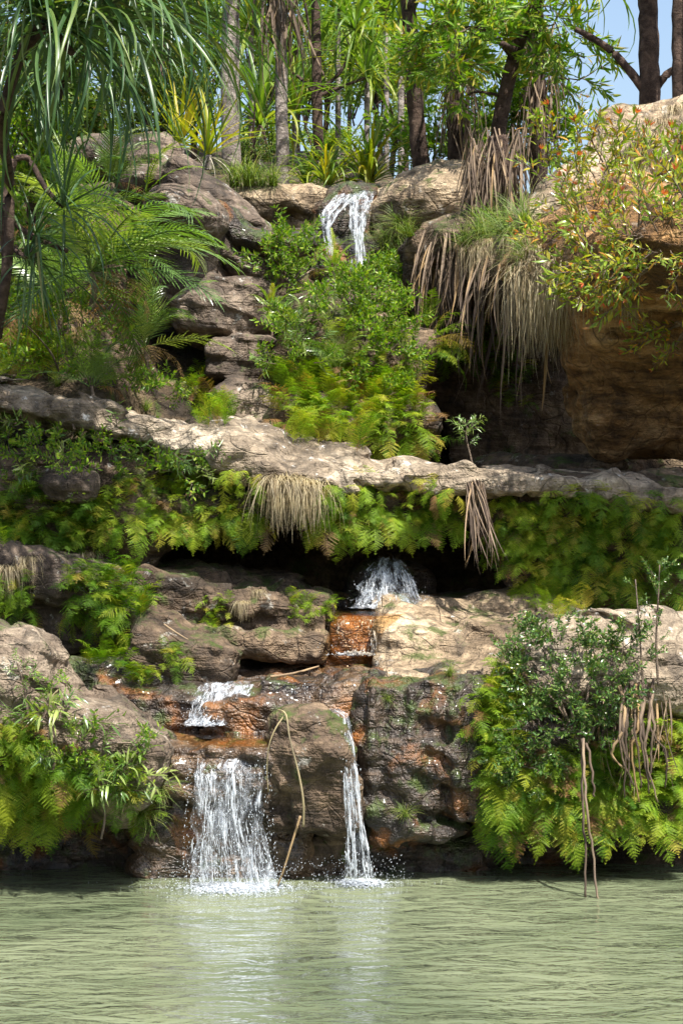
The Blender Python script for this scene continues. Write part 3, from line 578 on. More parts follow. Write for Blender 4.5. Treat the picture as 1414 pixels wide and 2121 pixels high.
def plant(name, label, cat, poly, n, protos, s0, s1, part='frond', out=1.0, up=0.35, rnd=0.45, side=0.0, down=0.0, fb=None, group=None, lift=0.0, near=None, hang=None):
    """a plant rooted on the rock inside the outline; every frond is a part"""
    pts = [(hit(x, y, fb)) for x, y in polypts(poly, n)]
    pts = [q for q in pts if q and (near is None or near[0] < q[0].y < near[1])]
    if not pts: return None
    c = sum((q[0] for q in pts), Vector()) / len(pts)
    base = min(pts, key=lambda q: (q[0] - c).length)[0]
    e = empty(name, base, label, cat, group)
    for p, nr in pts:
        d = nr * out + Vector((U(-rnd, rnd) + side, U(-rnd, rnd) * .6, up + U(-rnd, rnd) - down))
        put(part, RND.choice(protos), e, p + nr * lift - nr * 0.01, d, U(s0, s1), U(-.5, .5))
    if hang:
        for q in [hit(x, y, fb) for x, y in polypts(hang[0], hang[1])]:
            if q and abs(q[0].y - c.y) < 1.0:
                put(part, RND.choice(protos), e, q[0], q[1] * .35 + Vector((U(-.35, .35), -.35, -.75)), U(hang[2], hang[3]), U(-.5, .5))
    return e

# ------------------------------------------------------------------ falling water
def path_at(path, t):
    n = len(path) - 1; i = min(n - 1, int(t * n)); f = t * n - i; a, b = path[i], path[i + 1]
    return [a[k] + (b[k] - a[k]) * f for k in range(4)]
def waterfall(label, path, strands, film=True, foam=None, drops=60, wmin=0.0008, wmax=0.0034, seglen=(0.02, 0.11), front=0.03, name='waterfall', spread=1.0):
    """path: (px, py, Y, half width px) from the lip down"""
    base = P(*path[-1][:3]); e = link(name, None, None, base); e.empty_display_size = .1; tag(e, label, kind='structure')
    L = sum((P(*path[i][:3]) - P(*path[i + 1][:3])).length for i in range(len(path) - 1))
    def pt(t, u, off=0.0):
        px, py, Y, hw = path_at(path, min(max(t, 0), 0.9999)); q = P(px + u * hw, py, Y)
        nn = mnoise.noise(Vector((u * 3.1, t * 2.5, L * 7))) * 0.03
        return q + Vector((mnoise.noise(Vector((u * 5, t * 6, 3.3))) * 0.012, -off + nn - 0.03 * (1 - u * u), 0))
    if film:
        nu, nv = 14, 26; V = []; Fc = []
        for i in range(nv + 1):
            for j in range(nu + 1): V.append(pt(i / nv, (j / nu * 2 - 1) * .96 * (1 + .12 * mnoise.noise(Vector((i * .35, j // (nu / 2), L)))), 0.0) - base)
        for i in range(nv):
            for j in range(nu): a = i * (nu + 1) + j; Fc.append((a, a + 1, a + nu + 2, a + nu + 1))
        link('water_sheet', mesh('water_sheet', V, Fc, M['film']), e)
    V, Fc = [], []
    for k in range(strands):
        for tr in range(6):
            u = U(-1, 1); t = max(U(-.08, .96), .14 * mnoise.noise(Vector((u * 3, L, 2))) + .06)
            if mnoise.noise(Vector((u * 2.6 + L * 9, t * 2.2, 1.7))) + .35 * mnoise.noise(Vector((u * 7, t * 9, 5))) > U(-.2, .34): break
        l = U(*seglen) / L; n = 6; off = U(0.0, front); du = U(-.03, .03); wv = U(wmin, wmax) * RND.choice((.4, .6, .8, 1, 1.7)); b = len(V)
        ph = U(0, 9)
        for i in range(n + 1):
            s = i / n; tt = t + l * s
            if tt < 0 or tt > 1: tt = min(max(tt, 0), 1)
            q = pt(tt, u + du * s + .15 * mnoise.noise(Vector((u * 3.5, tt * 3.0, L * 3))) + .01 * math.sin(ph + 9 * s), off) - base; ww = wv * math.sin(math.pi * (0.06 + .9 * s)) * (.7 + .5 * math.sin(ph * 3 + 11 * s) ** 2)
            V += [q + Vector((-ww, 0, 0)), q + Vector((0, -ww * .9, 0)), q + Vector((ww, 0, 0))]
        for i in range(n):
            a = b + 3 * i; Fc += [(a, a + 1, a + 4, a + 3), (a + 1, a + 2, a + 5, a + 4)]
    o = link('water_strands', mesh('water_strands', V, Fc, M['white']), e); o['kind'] = 'stuff'
    V, Fc = [], []
    def blob(c, r, fl=1.0):
        b = len(V)
        for dx, dy, dz in ((1, 0, 0), (-1, 0, 0), (0, 1, 0), (0, -1, 0), (0, 0, 1), (0, 0, -1)): V.append(c + Vector((dx * r * U(.8, 1.2), dy * r * U(.8, 1.2), dz * r * fl)))
        for f in ((0, 2, 4), (2, 1, 4), (1, 3, 4), (3, 0, 4), (2, 0, 5), (1, 2, 5), (3, 1, 5), (0, 3, 5)): Fc.append(tuple(b + i for i in f))
    for k in range(drops):
        t = U(0.1, 1) ** .6; q = pt(t, U(-1.2, 1.2), U(0, .10)); q.z += RND.random() ** 2 * .05; blob(q - base, U(.0012, .0038), U(1, 2.5))
    if foam:
        fx, fy, fY, frx, fry, nf = foam; c = P(fx, fy, fY)
        for k in range(nf):
            a = U(0, 6.283); r = min(1.6, abs(RND.gauss(0, .5))) * (1 + .35 * math.sin(3 * a + fx) + .25 * math.sin(7 * a)); q = Vector((c.x + math.cos(a) * r * frx * fY / F, c.y + math.sin(a) * r * fry, max(0.0, c.z) if c.z > .2 else 0.0))
            edge = max(0, 1 - r)
            blob(q + Vector((0, 0, U(0, .025) * edge)) - base, U(.003, .016) * (.22 + edge), U(.25, .7))
        for k in range(nf // 4):
            a = U(0, 6.283); r = U(.2, 1.15); blob(Vector((c.x + math.cos(a) * r * frx * fY / F, c.y + math.sin(a) * r * fry * .6, c.z + RND.random() ** 2 * .14)) - base, U(.0012, .004))
    if V:
        o = link('spray', mesh('spray', V, Fc, M['white']), e); o['kind'] = 'stuff'
    return e
waterfall('wide lacy lower fall plunging into the pool at left', [(480, 1545, 12.22, 66), (476, 1572, 12.04, 70), (474, 1610, 11.95, 74), (474, 1700, 11.90, 77), (478, 1770, 11.88, 82), (485, 1838, 11.86, 92)], 800, foam=(490, 1838, 11.84, 165, .30, 4200), drops=1100)
waterfall('narrow lower fall dropping into the pool at the centre', [(690, 1466, 12.30, 13), (706, 1480, 12.08, 15), (715, 1530, 11.95, 17), (726, 1600, 11.90, 16), (734, 1690, 11.88, 18), (740, 1770, 11.86, 24), (744, 1824, 11.86, 30)], 520, foam=(748, 1824, 11.98, 95, .2, 1500), drops=220)
waterfall('small slanting cascade above the wide lower fall', [(472, 1410, 12.70, 52), (462, 1432, 12.54, 56), (445, 1462, 12.42, 52), (424, 1502, 12.30, 44)], 800, foam=(425, 1503, 12.28, 60, .05, 220), drops=60, seglen=(.03, .09))
waterfall('thin trickle between the dark wet rocks', [(600, 1414, 12.50, 22), (612, 1430, 12.42, 28), (625, 1454, 12.38, 34)], 60, film=True, drops=25, seglen=(.02, .05))
waterfall('little cascade washing the rust orange step', [(745, 1272, 13.14, 42), (745, 1285, 12.97, 46), (745, 1320, 12.93, 48), (742, 1358, 12.9, 52)], 110, film=False, foam=(735, 1357, 12.88, 75, .05, 260), drops=60, seglen=(.015, .05), wmax=.004)
waterfall('white runnel at the right end of the rust orange step', [(777, 1300, 12.95, 8), (780, 1330, 12.9, 12), (782, 1358, 12.88, 17)], 70, film=True, drops=20, seglen=(.02, .05))
waterfall('cone shaped white fall bursting out under the ledge', [(803, 1152, 13.62, 20), (802, 1175, 13.46, 38), (800, 1205, 13.36, 56), (800, 1235, 13.30, 68), (802, 1260, 13.26, 78)], 900, foam=(800, 1258, 13.26, 80, .06, 500), drops=160, seglen=(.02, .08))
waterfall('left branch of the upper fall', [(724, 400, 17.75, 24), (704, 420, 17.6, 22), (684, 442, 17.5, 19), (676, 472, 17.45, 9), (684, 530, 17.42, 5)], 330, drops=90, seglen=(.03, .12), wmax=.005)
waterfall('right branch of the upper fall', [(752, 396, 17.75, 24), (746, 425, 17.6, 22), (742, 455, 17.5, 18), (740, 500, 17.45, 13), (742, 568, 17.4, 17)], 380, drops=120, seglen=(.03, .14), wmax=.005)
def flat_water(label, poly, Y, name='stream_water'):
    c = sum((P(x, y, Y) for x, y in poly), Vector()) / len(poly); z = c.z
    V = []
    for x, y in poly:
        D = (z - EYE) / ((HOR - y) / F); V.append(Vector(((x - 707) / F * D, D, z)))
    c = sum(V, Vector()) / len(V); V = [v - c for v in V] + [Vector((0, 0, 0))]; n = len(poly)
    tag(link(name, mesh(name, V, [(i, (i + 1) % n, n) for i in range(n)], M['stream'], False), None, c), label, kind='structure')
flat_water('shallow brown water above the rust orange step', [(690, 1274), (800, 1276), (900, 1262), (880, 1252), (700, 1254)], 13.3)
flat_water('shallow water behind the wide lower fall', [(350, 1512), (420, 1530), (560, 1530), (560, 1498), (400, 1496)], 12.4)

# ------------------------------------------------------------------ ferns on the ledges (every frond a part)
G1 = 'lacy ferns hanging on the rocks'
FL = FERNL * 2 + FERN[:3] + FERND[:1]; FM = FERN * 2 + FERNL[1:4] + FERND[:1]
def fern(label, poly, n, protos=FM, s0=.16, s1=.32, **kw): return plant('fern_clump', label, 'fern', poly, n, protos, s0, s1, group=G1, **kw)
xs = [(215, 330, 'fern clump under the ledge beside the grey boulder'), (330, 440, 'fern clump under the ledge left of the dry straw tuft'), (440, 550, 'fern clump touching the left side of the dry straw tuft'),
      (640, 740, 'fern clump touching the right side of the dry straw tuft'), (740, 850, 'fern clump hanging directly above the cone shaped fall'), (850, 960, 'fern clump between the cone fall and the dead leaf bundle')]
for x0, x1, lb in xs:
    y0 = 1000 if x0 > 500 else 965
    fern(lb, [(x0, y0), (x1, y0 + 10), (x1, 1085), (x0, 1085)], 66, FL, s0=.12, s1=.24, out=.9, up=.1, down=.3, hang=([(x0, 1050), (x1, 1050), (x1, 1092), (x0, 1092)], 24, .13, .30))
fern('fern clump right of the dead leaf bundle', [(1020, 1030), (1090, 1035), (1090, 1180), (1040, 1180)], 60, s0=.16, s1=.3, out=.8, up=.1, down=.3)
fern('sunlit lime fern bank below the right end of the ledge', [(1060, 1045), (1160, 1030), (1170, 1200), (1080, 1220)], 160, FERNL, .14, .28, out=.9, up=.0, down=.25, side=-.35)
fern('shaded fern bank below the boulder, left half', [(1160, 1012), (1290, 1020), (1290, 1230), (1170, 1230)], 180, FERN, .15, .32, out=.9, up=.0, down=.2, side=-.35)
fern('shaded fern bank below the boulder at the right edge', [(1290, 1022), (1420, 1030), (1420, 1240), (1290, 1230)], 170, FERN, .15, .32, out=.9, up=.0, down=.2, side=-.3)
fern('dim fern bank under the ledge at the left edge', [(-10, 1010), (90, 1000), (100, 1130), (-10, 1150)], 90, FERN, .18, .34, out=.9, down=.15)
fern('dim fern bank below the grey boulder', [(90, 1040), (215, 1040), (225, 1140), (100, 1140)], 100, FERN, .18, .34, out=.9, down=.15)
fern('fern tuft on the far left humped boulder', [(-10, 1200), (70, 1195), (80, 1290), (-10, 1290)], 50, FERN, .16, .3, out=.8, down=.1)
fern('round fern tuft drooping over the humped boulder', [(130, 1200), (290, 1190), (300, 1280), (150, 1280)], 110, FERN, .17, .32, out=.8, down=.1)
fern('fern strip hanging in the gap left of the small brown boulder', [(170, 1290), (270, 1280), (270, 1400), (180, 1380)], 55, FERN, .14, .26, out=.8, down=.2)
fern('fern on the front of the small brown boulder', [(330, 1335), (390, 1340), (380, 1380), (335, 1380)], 16, FERN, .12, .2, down=.3)
fern('fern above the dark damp rock', [(255, 1380), (320, 1385), (310, 1430), (265, 1425)], 22, FERN, .13, .22, down=.2)
fern('small bright fern on the long shaded boulder', [(425, 1240), (480, 1240), (475, 1300), (420, 1310)], 24, FERNL, .08, .15)
fern('bright fern on the squared mossy block', [(595, 1235), (690, 1240), (690, 1290), (600, 1290)], 46, FERNL, .08, .15)
fern('lime fern cascade at the left edge above the pool', [(-20, 1480), (90, 1490), (100, 1660), (-20, 1670)], 190, FL, .12, .25, out=.8, down=.4, hang=([(-20, 1580), (150, 1580), (150, 1680), (-20, 1680)], 70, .2, .36))
fern('fern cascade hanging above the pool beside the lime one', [(70, 1540), (180, 1560), (180, 1680), (80, 1690)], 110, FM, .14, .3, out=.8, down=.6)
fern('sparse dark ferns between bank rock and wide fall', [(160, 1540), (300, 1570), (320, 1690), (180, 1720)], 55, FERN, .12, .24, out=.8, down=.2)
fern('feathery lime fern bank right of the dripping wall', [(990, 1430), (1080, 1370), (1090, 1560), (1010, 1600)], 170, FL, .15, .3, out=.9, up=.1, side=-.35)
fern('fern curtain over the water left of the hanging roots', [(1010, 1580), (1190, 1560), (1190, 1690), (1020, 1680)], 200, FM, .15, .3, out=.9, down=.35, side=-.2, hang=([(1000, 1600), (1190, 1600), (1190, 1700), (1000, 1700)], 80, .2, .38))
fern('fern curtain over the water right of the hanging roots', [(1200, 1540), (1320, 1540), (1320, 1690), (1210, 1690)], 130, FM, .15, .28, out=.9, down=.4, hang=([(1200, 1600), (1320, 1600), (1320, 1690), (1200, 1690)], 46, .2, .36))
fern('arching fern bank above the pool at the right edge', [(1320, 1520), (1430, 1480), (1430, 1720), (1330, 1700)], 170, FL, .16, .32, out=1, up=.15, side=-.2)
fern('lime fern patch at the left foot of the central mound', [(570, 780), (700, 760), (720, 930), (590, 920)], 190, FL, .18, .34, up=.5)
fern('lime ferns high on the central mound among the shrub', [(590, 690), (700, 650), (840, 680), (850, 800), (600, 790)], 110, FERNL, .14, .26, up=.4)
fern('lime fern patch at the right foot of the central mound', [(720, 800), (860, 790), (905, 940), (730, 940)], 200, FL, .18, .34, up=.3)
fern('fern strip at the foot of the rock staircase', [(380, 810), (440, 770), (480, 890), (400, 890)], 60, FL, .14, .28, up=.5)
fern('dark ferns hanging left of the cave mouth', [(860, 620), (1010, 640), (1010, 760), (880, 760)], 110, FERN, .24, .44, out=1, down=.3)
fern('shaded fern dangling inside the cave', [(1020, 700), (1090, 720), (1090, 860), (1030, 850)], 26, FERN, .2, .34, out=1, down=.4)
fern('fern fringe on the tan lip left of the upper pool bank', [(1060, 1240), (1150, 1230), (1240, 1260), (1150, 1290)], 45, FERNL, .12, .22, up=.3)
fern('low ferns on the slope above the ledge at far left', [(0, 640), (120, 640), (120, 800), (0, 790)], 90, FL, .2, .36, up=.5)

# ------------------------------------------------------------------ palms, pandanus, cycad-like fronds at left
def rosette(e, part, head, protos, n, s0, s1, axis=Vector((0, 0, 1)), el0=-.5, el1=1.2, bias=Vector()):
    c = link('leaf_crown', None, e); c.empty_display_size = .05; c.location = head - e.location
    for k in range(n):
        a = k * 2.39996 + U(-.3, .3); ele = el0 + (el1 - el0) * ((k + .5) / n) ** .8 + U(-.12, .12)
        d = Vector((math.cos(a) * math.cos(ele), math.sin(a) * math.cos(ele), math.sin(ele))) + bias
        if axis.z < .999: d = Vector((0, 0, 1)).rotation_difference(axis) @ d
        put(part, RND.choice(protos), c, head + d.normalized() * .02, d, U(s0, s1), U(-.4, .4), org=head)
def limb(parent, name, pts, r0, r1, mat, sides=9, jit=0.0):
    """tapered bent trunk or branch through the points"""
    P_ = []
    for i in range(len(pts) - 1):
        m = 6
        for k in range(m):
            t = k / m; p0 = pts[max(i - 1, 0)]; p1 = pts[i]; p2 = pts[i + 1]; p3 = pts[min(i + 2, len(pts) - 1)]
            q = 0.5 * ((2 * p1) + (p2 - p0) * t + (2 * p0 - 5 * p1 + 4 * p2 - p3) * t * t + (3 * p1 - p0 - 3 * p2 + p3) * t ** 3)
            P_.append(q + Vector((U(-jit, jit), U(-jit, jit), 0)))
    P_.append(pts[-1]); n = len(P_); b = parent.location if parent else Vector()
    V, Fc = [], []; tube_vf(V, Fc, [q - b for q in P_], [(r0 + (r1 - r0) * i / (n - 1)) * U(.94, 1.06) for i in range(n)], 0, sides)
    V.append(P_[0] - b); V.append(P_[-1] - b); nv = len(V)
    for k in range(sides):
        Fc.append((nv - 2, (k + 1) % sides, k)); a = (n - 1) * sides; Fc.append((nv - 1, a + k, a + (k + 1) % sides))
    return link(name, mesh(name, V, Fc, mat), parent)
# overhanging pandanus, upper left
e = empty('pandanus_tree', P(-30, 800, 13.6), 'large drooping pandanus with blue green strap leaves at upper left', 'tree')
limb(e, 'trunk', [P(-40, 800, 13.6), P(10, 600, 13.4), P(20, 380, 13.3), P(5, 250, 12.2), P(50, 100, 12.1), P(95, 20, 12.0), P(110, -120, 12.0)], .034, .028, M['barkd'])
limb(e, 'branch', [P(60, 90, 12.1), P(100, 60, 12.0), P(150, 110, 11.9)], .03, .02, M['barkd'])
limb(e, 'branch', [P(95, 20, 12.0), P(150, -60, 12.0), P(230, -90, 12.0)], .035, .025, M['barkd'])
limb(e, 'branch', [P(110, -110, 12.0), P(220, -190, 12.2), P(330, -150, 13.0)], .035, .025, M['barkd'])
for (hx, hy, hY, n, s0, s1) in ((75, 25, 11.8, 60, 1.0, 1.5), (140, 60, 11.8, 44, .95, 1.4), (195, -30, 11.9, 64, 1.1, 1.6), (225, -90, 12.2, 62, 1.1, 1.6), (10, -50, 12.0, 30, .95, 1.3), (265, -150, 12.4, 36, 1.2, 1.6)):
    rosette(e, 'leaf', P(hx, hy, hY), PAND[1:], n, s0, s1, el0=-.9, el1=.7, bias=Vector((.22, -.15, 0)))
e = empty('pandanus_tree', P(60, 330, 15.6), 'second drooping pandanus behind the large one, leaves towards the grey trunk', 'tree')
limb(e, 'trunk', [P(60, 560, 15.6), P(90, 300, 15.6), P(160, 100, 15.4), P(260, 40, 15.2)], .05, .035, M['barkd'])
for (hx, hy, hY, n, s0, s1) in ((240, 50, 15.0, 70, .9, 1.3), (150, 110, 15.2, 60, .9, 1.3), (310, 10, 15.3, 46, .8, 1.2), (60, 200, 15.4, 50, .8, 1.2)):
    rosette(e, 'leaf', P(hx, hy, hY), PAND[1:], n, s0, s1, el0=-1.0, el1=.8, bias=Vector((.1, -.15, 0)))
e = empty('pandanus_tree', P(-5, 700, 13.8), 'slender pandanus with three small leaf fans below the large one', 'tree')
limb(e, 'trunk', [P(-5, 700, 13.8), P(12, 560, 13.7), P(8, 440, 13.6), P(30, 330, 13.6)], .03, .022, M['barkd'])
limb(e, 'branch', [P(30, 330, 13.6), P(60, 330, 13.6), P(95, 390, 13.5), P(130, 428, 13.4)], .022, .014, M['barkd'])
limb(e, 'branch', [P(8, 420, 13.6), P(30, 460, 13.5), P(70, 490, 13.4), P(140, 520, 13.3)], .022, .014, M['barkd'])
limb(e, 'branch', [P(12, 500, 13.65), P(35, 520, 13.5), P(55, 535, 13.4)], .018, .012, M['barkd'])
for hx, hy, hY in ((133, 430, 13.35), (75, 487, 13.35), (55, 535, 13.3)):
    rosette(e, 'leaf', P(hx, hy, hY), PAND[:4], 30, .45, .85, axis=Vector((.75, -.3, .1)).normalized(), el0=-.4, el1=1.3, bias=Vector((0, 0, 0)))
# pinnate palms
def palm(label, px, py, Y, n, s0, s1, protos=PALM, dead=3, bias=Vector((.3, -.3, 0)), el0=-.1, el1=1.0, stem=None):
    h = P(px, py, Y); g = h.copy(); g.z -= .25
    if stem: g = P(stem[0], stem[1], Y)
    e = empty('palm_plant', g, label, 'palm')
    limb(e, 'stem', [g, (g + h) / 2 + Vector((.02, 0, 0)), h], min(.022, s1 * .022), min(.016, s1 * .016), M['barkt'], 7)
    rosette(e, 'frond', h, protos, n, s0, s1, el0=el0, el1=el1, bias=bias)
    if dead: rosette(e, 'dead_frond', h, FERND, dead, s0 * .7, s1 * .7, el0=-.9, el1=-.2, bias=bias)
    return e
palm('large feathery palm leaning out above the ledge', 190, 560, 14.2, 18, .75, 1.05, bias=Vector((.8, -.4, .0)), dead=2, el0=-.5, el1=.5)
palm('feathery palm below the drooping pandanus', 140, 470, 14.9, 11, .45, .7, bias=Vector((.3, -.5, .1)), dead=2)
palm('short feathery palm between pandanus and mushroom rock', 230, 380, 16.0, 9, .4, .65, bias=Vector((.35, -.4, .2)), dead=1)
palm('low palm with glossy fronds just above the ledge', 190, 800, 14.3, 9, .35, .6, bias=Vector((.4, -.3, 0)), dead=1)
palm('dim palm at the foot of the large feathery palm', 300, 720, 14.9, 10, .45, .7, bias=Vector((.3, -.4, -.1)), dead=3)
palm('palm with rusty dead fronds behind the pandanus fans', 120, 620, 14.8, 10, .6, .9, bias=Vector((.35, -.4, 0)), dead=5)
palm('small palm on the staircase rocks', 610, 690, 15.6, 7, .2, .34, dead=2, bias=Vector((0, -.4, .1)), stem=(655, 770))
palm('small fan of palm fronds on the central mound', 700, 765, 15.2, 8, .25, .4, dead=3, bias=Vector((0, -.4, .1)), stem=(722, 920))
palm('young yellow tipped palm beside the staircase', 560, 640, 16.0, 6, .25, .4, protos=SWORD, dead=2, bias=Vector((0, -.3, .3)))
palm('young palm left of the upper fall foot', 690, 560, 16.7, 7, .22, .36, protos=SWORD, dead=2, bias=Vector((0, -.3, .4)))
palm('single fern frond arching over the dark sloping boulder', 300, 400, 16.3, 3, .5, .6, protos=SWORD, dead=1, bias=Vector((.9, -.4, .3)))
for lb, x, y, Y in (('dark palm seedling low on the left bank', 110, 1500, 11.5), ('dark palm seedling hanging over the pool', 210, 1640, 11.6), ('drooping palm seedling nearest the wide fall', 250, 1600, 11.65)):
    palm(lb, x, y, Y, 7, .2, .34, protos=BAMB, dead=0, bias=Vector((0, -.4, 0)))

# ------------------------------------------------------------------ shrubs
def shrub(label, poly, n, protos, s0, s1, name='shrub', stem=None, depth=0.35, fb=16, **kw):
    pts = []
    for x, y in polypts(poly, n):
        q = hit(x, y, fb)
        p, nr = q
        if abs(p.y - fb) > 1.2: p = P(x, y, fb); nr = Vector((0, -1, .3))
        pts.append((p - Vector((0, U(0, depth), 0)), nr))
    c = sum((q[0] for q in pts), Vector()) / len(pts); zmin = min(q[0].z for q in pts)
    root = Vector((c.x, c.y + depth * .6, zmin)) if stem is None else P(*stem)
    e = empty(name, root, label, 'shrub')
    for k in range(7):
        q = RND.choice(pts)[0]; m = root.lerp(q, .5) + Vector((U(-.05, .05), 0, .05)); limb(e, 'branch', [root, m, q], .011, .004, M['barkt'], 5)
    for p, nr in pts:
        d = nr * .6 + Vector((p.x - c.x, 0, p.z - c.z)) * 1.2 + Vector((U(-.6, .6), U(-.6, .2), U(-.1, .8))) + kw.get('bias', Vector())
        put('leafy_twig', RND.choice(protos), e, p, d, U(s0, s1), U(-3, 3))
    return e
shrub('bright small leaved shrub at the foot of the upper fall', E(775, 605, 85, 50), 80, SHRUB, .16, .28, fb=16.6)
shrub('bright shrub growing against the dark diagonal ridge', E(600, 545, 60, 52), 70, SHRUB, .15, .26, fb=16.5)
shrub('airy bright shrub over the right side of the central mound', [(700, 620), (830, 640), (870, 790), (830, 830), (730, 790)], 85, SHRUB, .13, .24, fb=15.6)
shrub('thin shrub between staircase and central mound', [(560, 650), (690, 640), (680, 760), (570, 770)], 50, SHRUB + BAMB, .14, .26, fb=15.9)
shrub('orange and olive leaved bush on top of the huge boulder', [(1100, 330), (1160, 260), (1230, 290), (1320, 380), (1420, 340), (1420, 540), (1300, 570), (1190, 560), (1130, 490)], 115, REDS, .2, .36, fb=13.2, depth=.4)
shrub('hanging front twigs of the olive bush over the boulder face', [(1190, 530), (1420, 520), (1410, 590), (1220, 600)], 22, REDS, .22, .38, fb=13.1, depth=.2, bias=Vector((-.4, -.3, -.5)))
shrub('lone red tipped branch in front of the boulder face', [(1340, 690), (1415, 660), (1415, 730), (1350, 720)], 7, REDS, .2, .3, fb=12.9, depth=.1, bias=Vector((-.9, 0, -.2)), stem=(1440, 690, 13))
shrub('glossy dark green shrub in front of the white grey rock', [(1050, 1360), (1090, 1320), (1160, 1290), (1210, 1330), (1290, 1300), (1330, 1380), (1270, 1430), (1260, 1540), (1200, 1500), (1140, 1600), (1110, 1520), (1060, 1480), (1090, 1420)], 165, GLOSS, .12, .24, fb=11.9, depth=.25, stem=(1205, 1560, 12.0))
shrub('small glossy shrub hanging within the lower right ferns', E(1080, 1580, 50, 60), 36, GLOSS, .12, .2, fb=11.8, depth=.15)
shrub('leafy tangle on the bank rock above the pool', [(100, 1500), (300, 1530), (300, 1600), (120, 1590)], 26, BAMB + SHRUB, .12, .2, fb=11.75, depth=.1)
shrub('tangled undergrowth on the left slope', [(0, 330), (130, 300), (160, 560), (0, 600)], 120, SHRUB, .22, .4, fb=15.8, depth=.5)
shrub('leafy undergrowth between ledge and grey boulder', [(0, 860), (280, 910), (430, 940), (400, 985), (200, 990), (0, 980)], 120, SHRUB + BAMB, .12, .24, fb=13.5, depth=.2)
shrub('yellow green undergrowth at the foot of the palms', [(0, 640), (160, 640), (400, 840), (100, 790), (0, 780)], 110, SHRUB, .14, .28, fb=14.4, depth=.3)
shrub('green weeds behind the lip under the trees', [(820, 290), (960, 300), (950, 345), (850, 355)], 40, SHRUB, .3, .5, fb=20)
shrub('green thicket behind the skirted pandanus trunks', [(1020, 230), (1130, 230), (1130, 330), (1020, 340)], 60, SHRUB, .3, .5, fb=19.5)

# saplings and seedlings
def sapling(label, pts, Y, tw, protos, s0, s1, start=.35):
    q = [P(x, y, Y) for x, y in pts]; e = empty('sapling', q[0], label, 'sapling'); limb(e, 'stem', q, .008, .003, M['barkt'], 5)
    for k in range(tw):
        t = start + (1 - start) * (k + .5) / tw; i = min(len(q) - 2, int(t * (len(q) - 1))); p = q[i].lerp(q[i + 1], t * (len(q) - 1) - i)
        a = k * 2.4; put('leafy_twig', RND.choice(protos), e, p, Vector((math.cos(a), math.sin(a), .7)), U(s0, s1), U(-1, 1))
sapling('young sapling rooted on the ledge before the cave', [(983, 990), (975, 950), (965, 905), (968, 885)], 13.2, 7, BAMB, .08, .16, .5)
sapling('tall leafy sapling at the right edge', [(1362, 1420), (1358, 1330), (1362, 1240), (1365, 1170)], 11.8, 12, GLOSS, .08, .15, .3)
sapling('thin bare stemmed sapling beside the tall one', [(1332, 1450), (1325, 1330), (1315, 1200)], 11.85, 5, GLOSS, .07, .11, .3)
sapling('pale seedling growing on the bank rock', [(60, 1490), (50, 1420), (35, 1370)], 11.5, 7, BAMB, .08, .14, .1)
sapling('second seedling on the bank rock', [(90, 1490), (105, 1440), (110, 1400)], 11.5, 6, SHRUB, .07, .12, .2)

# ------------------------------------------------------------------ grasses
def tuft(label, spots, protos, s0, s1, name='grass_tuft', fb=14, tilt=.5):
    q = [hit(x, y, fb) for x, y in spots]; base = q[0][0]; e = empty(name, base, label, 'grass')
    for p, n in q:
        o = link('grass_blades', RND.choice(protos), e); d = (n * .5 + Vector((0, 0, tilt + .3))).normalized(); s = U(s0, s1)
        Rm = Matrix.Rotation(U(-.5, .5), 3, 'Z') if protos is GRASSD else Vector((0, 0, 1)).rotation_difference(d).to_matrix()
        o.matrix_basis = Matrix.Translation(p - base) @ (Rm @ Matrix.Diagonal((s, s, s))).to_4x4(); o['kind'] = 'stuff'
tuft('straw coloured tuft hanging from the middle of the ledge', [(575, 1000), (592, 1000), (610, 1004), (636, 1008)], GRASSD, .28, .46, tilt=.2)
tuft('dry grass mat draped over the rim above the cave', [(x, y) for x, y in ((985, 520), (1010, 505), (1040, 520), (1075, 500), (1110, 520), (1090, 560), (1120, 570))], GRASSD, .24, .42, fb=15.5, tilt=.3)
tuft('long straw beard hanging at the corner of the boulder', [(1110, 570), (1130, 590), (1145, 560), (1150, 610), (1120, 620)], GRASSD, .55, .8, fb=14.4, tilt=.1)
tuft('green grass on the rim above the cave', [(970, 510), (1000, 495), (1040, 480), (1060, 500), (1090, 470), (1100, 540)], GRASSG, .3, .5, fb=15.5)
tuft('pale straw beard under the olive bush', [(1270, 610), (1300, 620)], GRASSD, .22, .34, fb=13.2, tilt=0)
tuft('yellow green grass left of the upper lip', [(x, 385) for x in (485, 515, 540, 565)], GRASSG, .3, .5, fb=19)
tuft('fine grass on the tan boulder right of the upper fall', [(830, 470), (820, 500), (850, 490), (800, 500), (790, 530)], GRASSG, .25, .4, fb=17.5)
tuft('dry grass on the sloping tan slab at upper right', [(1330, 290), (1380, 260), (1290, 350), (1400, 230)], GRASSD, .35, .5, fb=15.5)
tuft('small straw tuft on the long shaded boulder', [(535, 1225), (500, 1250)], GRASSD, .14, .2)
tuft('grass wisps on the dripping wall', [(800, 1450), (840, 1690), (930, 1400)], GRASSG, .1, .16)
tuft('thin grass on the bank beside the wide fall', [(250, 1720), (290, 1690), (330, 1640), (270, 1660)], GRASSG, .16, .28)
tuft('dry wisps on the far left humped boulder', [(20, 1180), (60, 1160), (180, 1150)], GRASSD, .2, .3)
tuft('green blades along the left slope above the ledge', [(20, 780), (300, 850), (480, 860), (120, 800)], GRASSG, .16, .26)

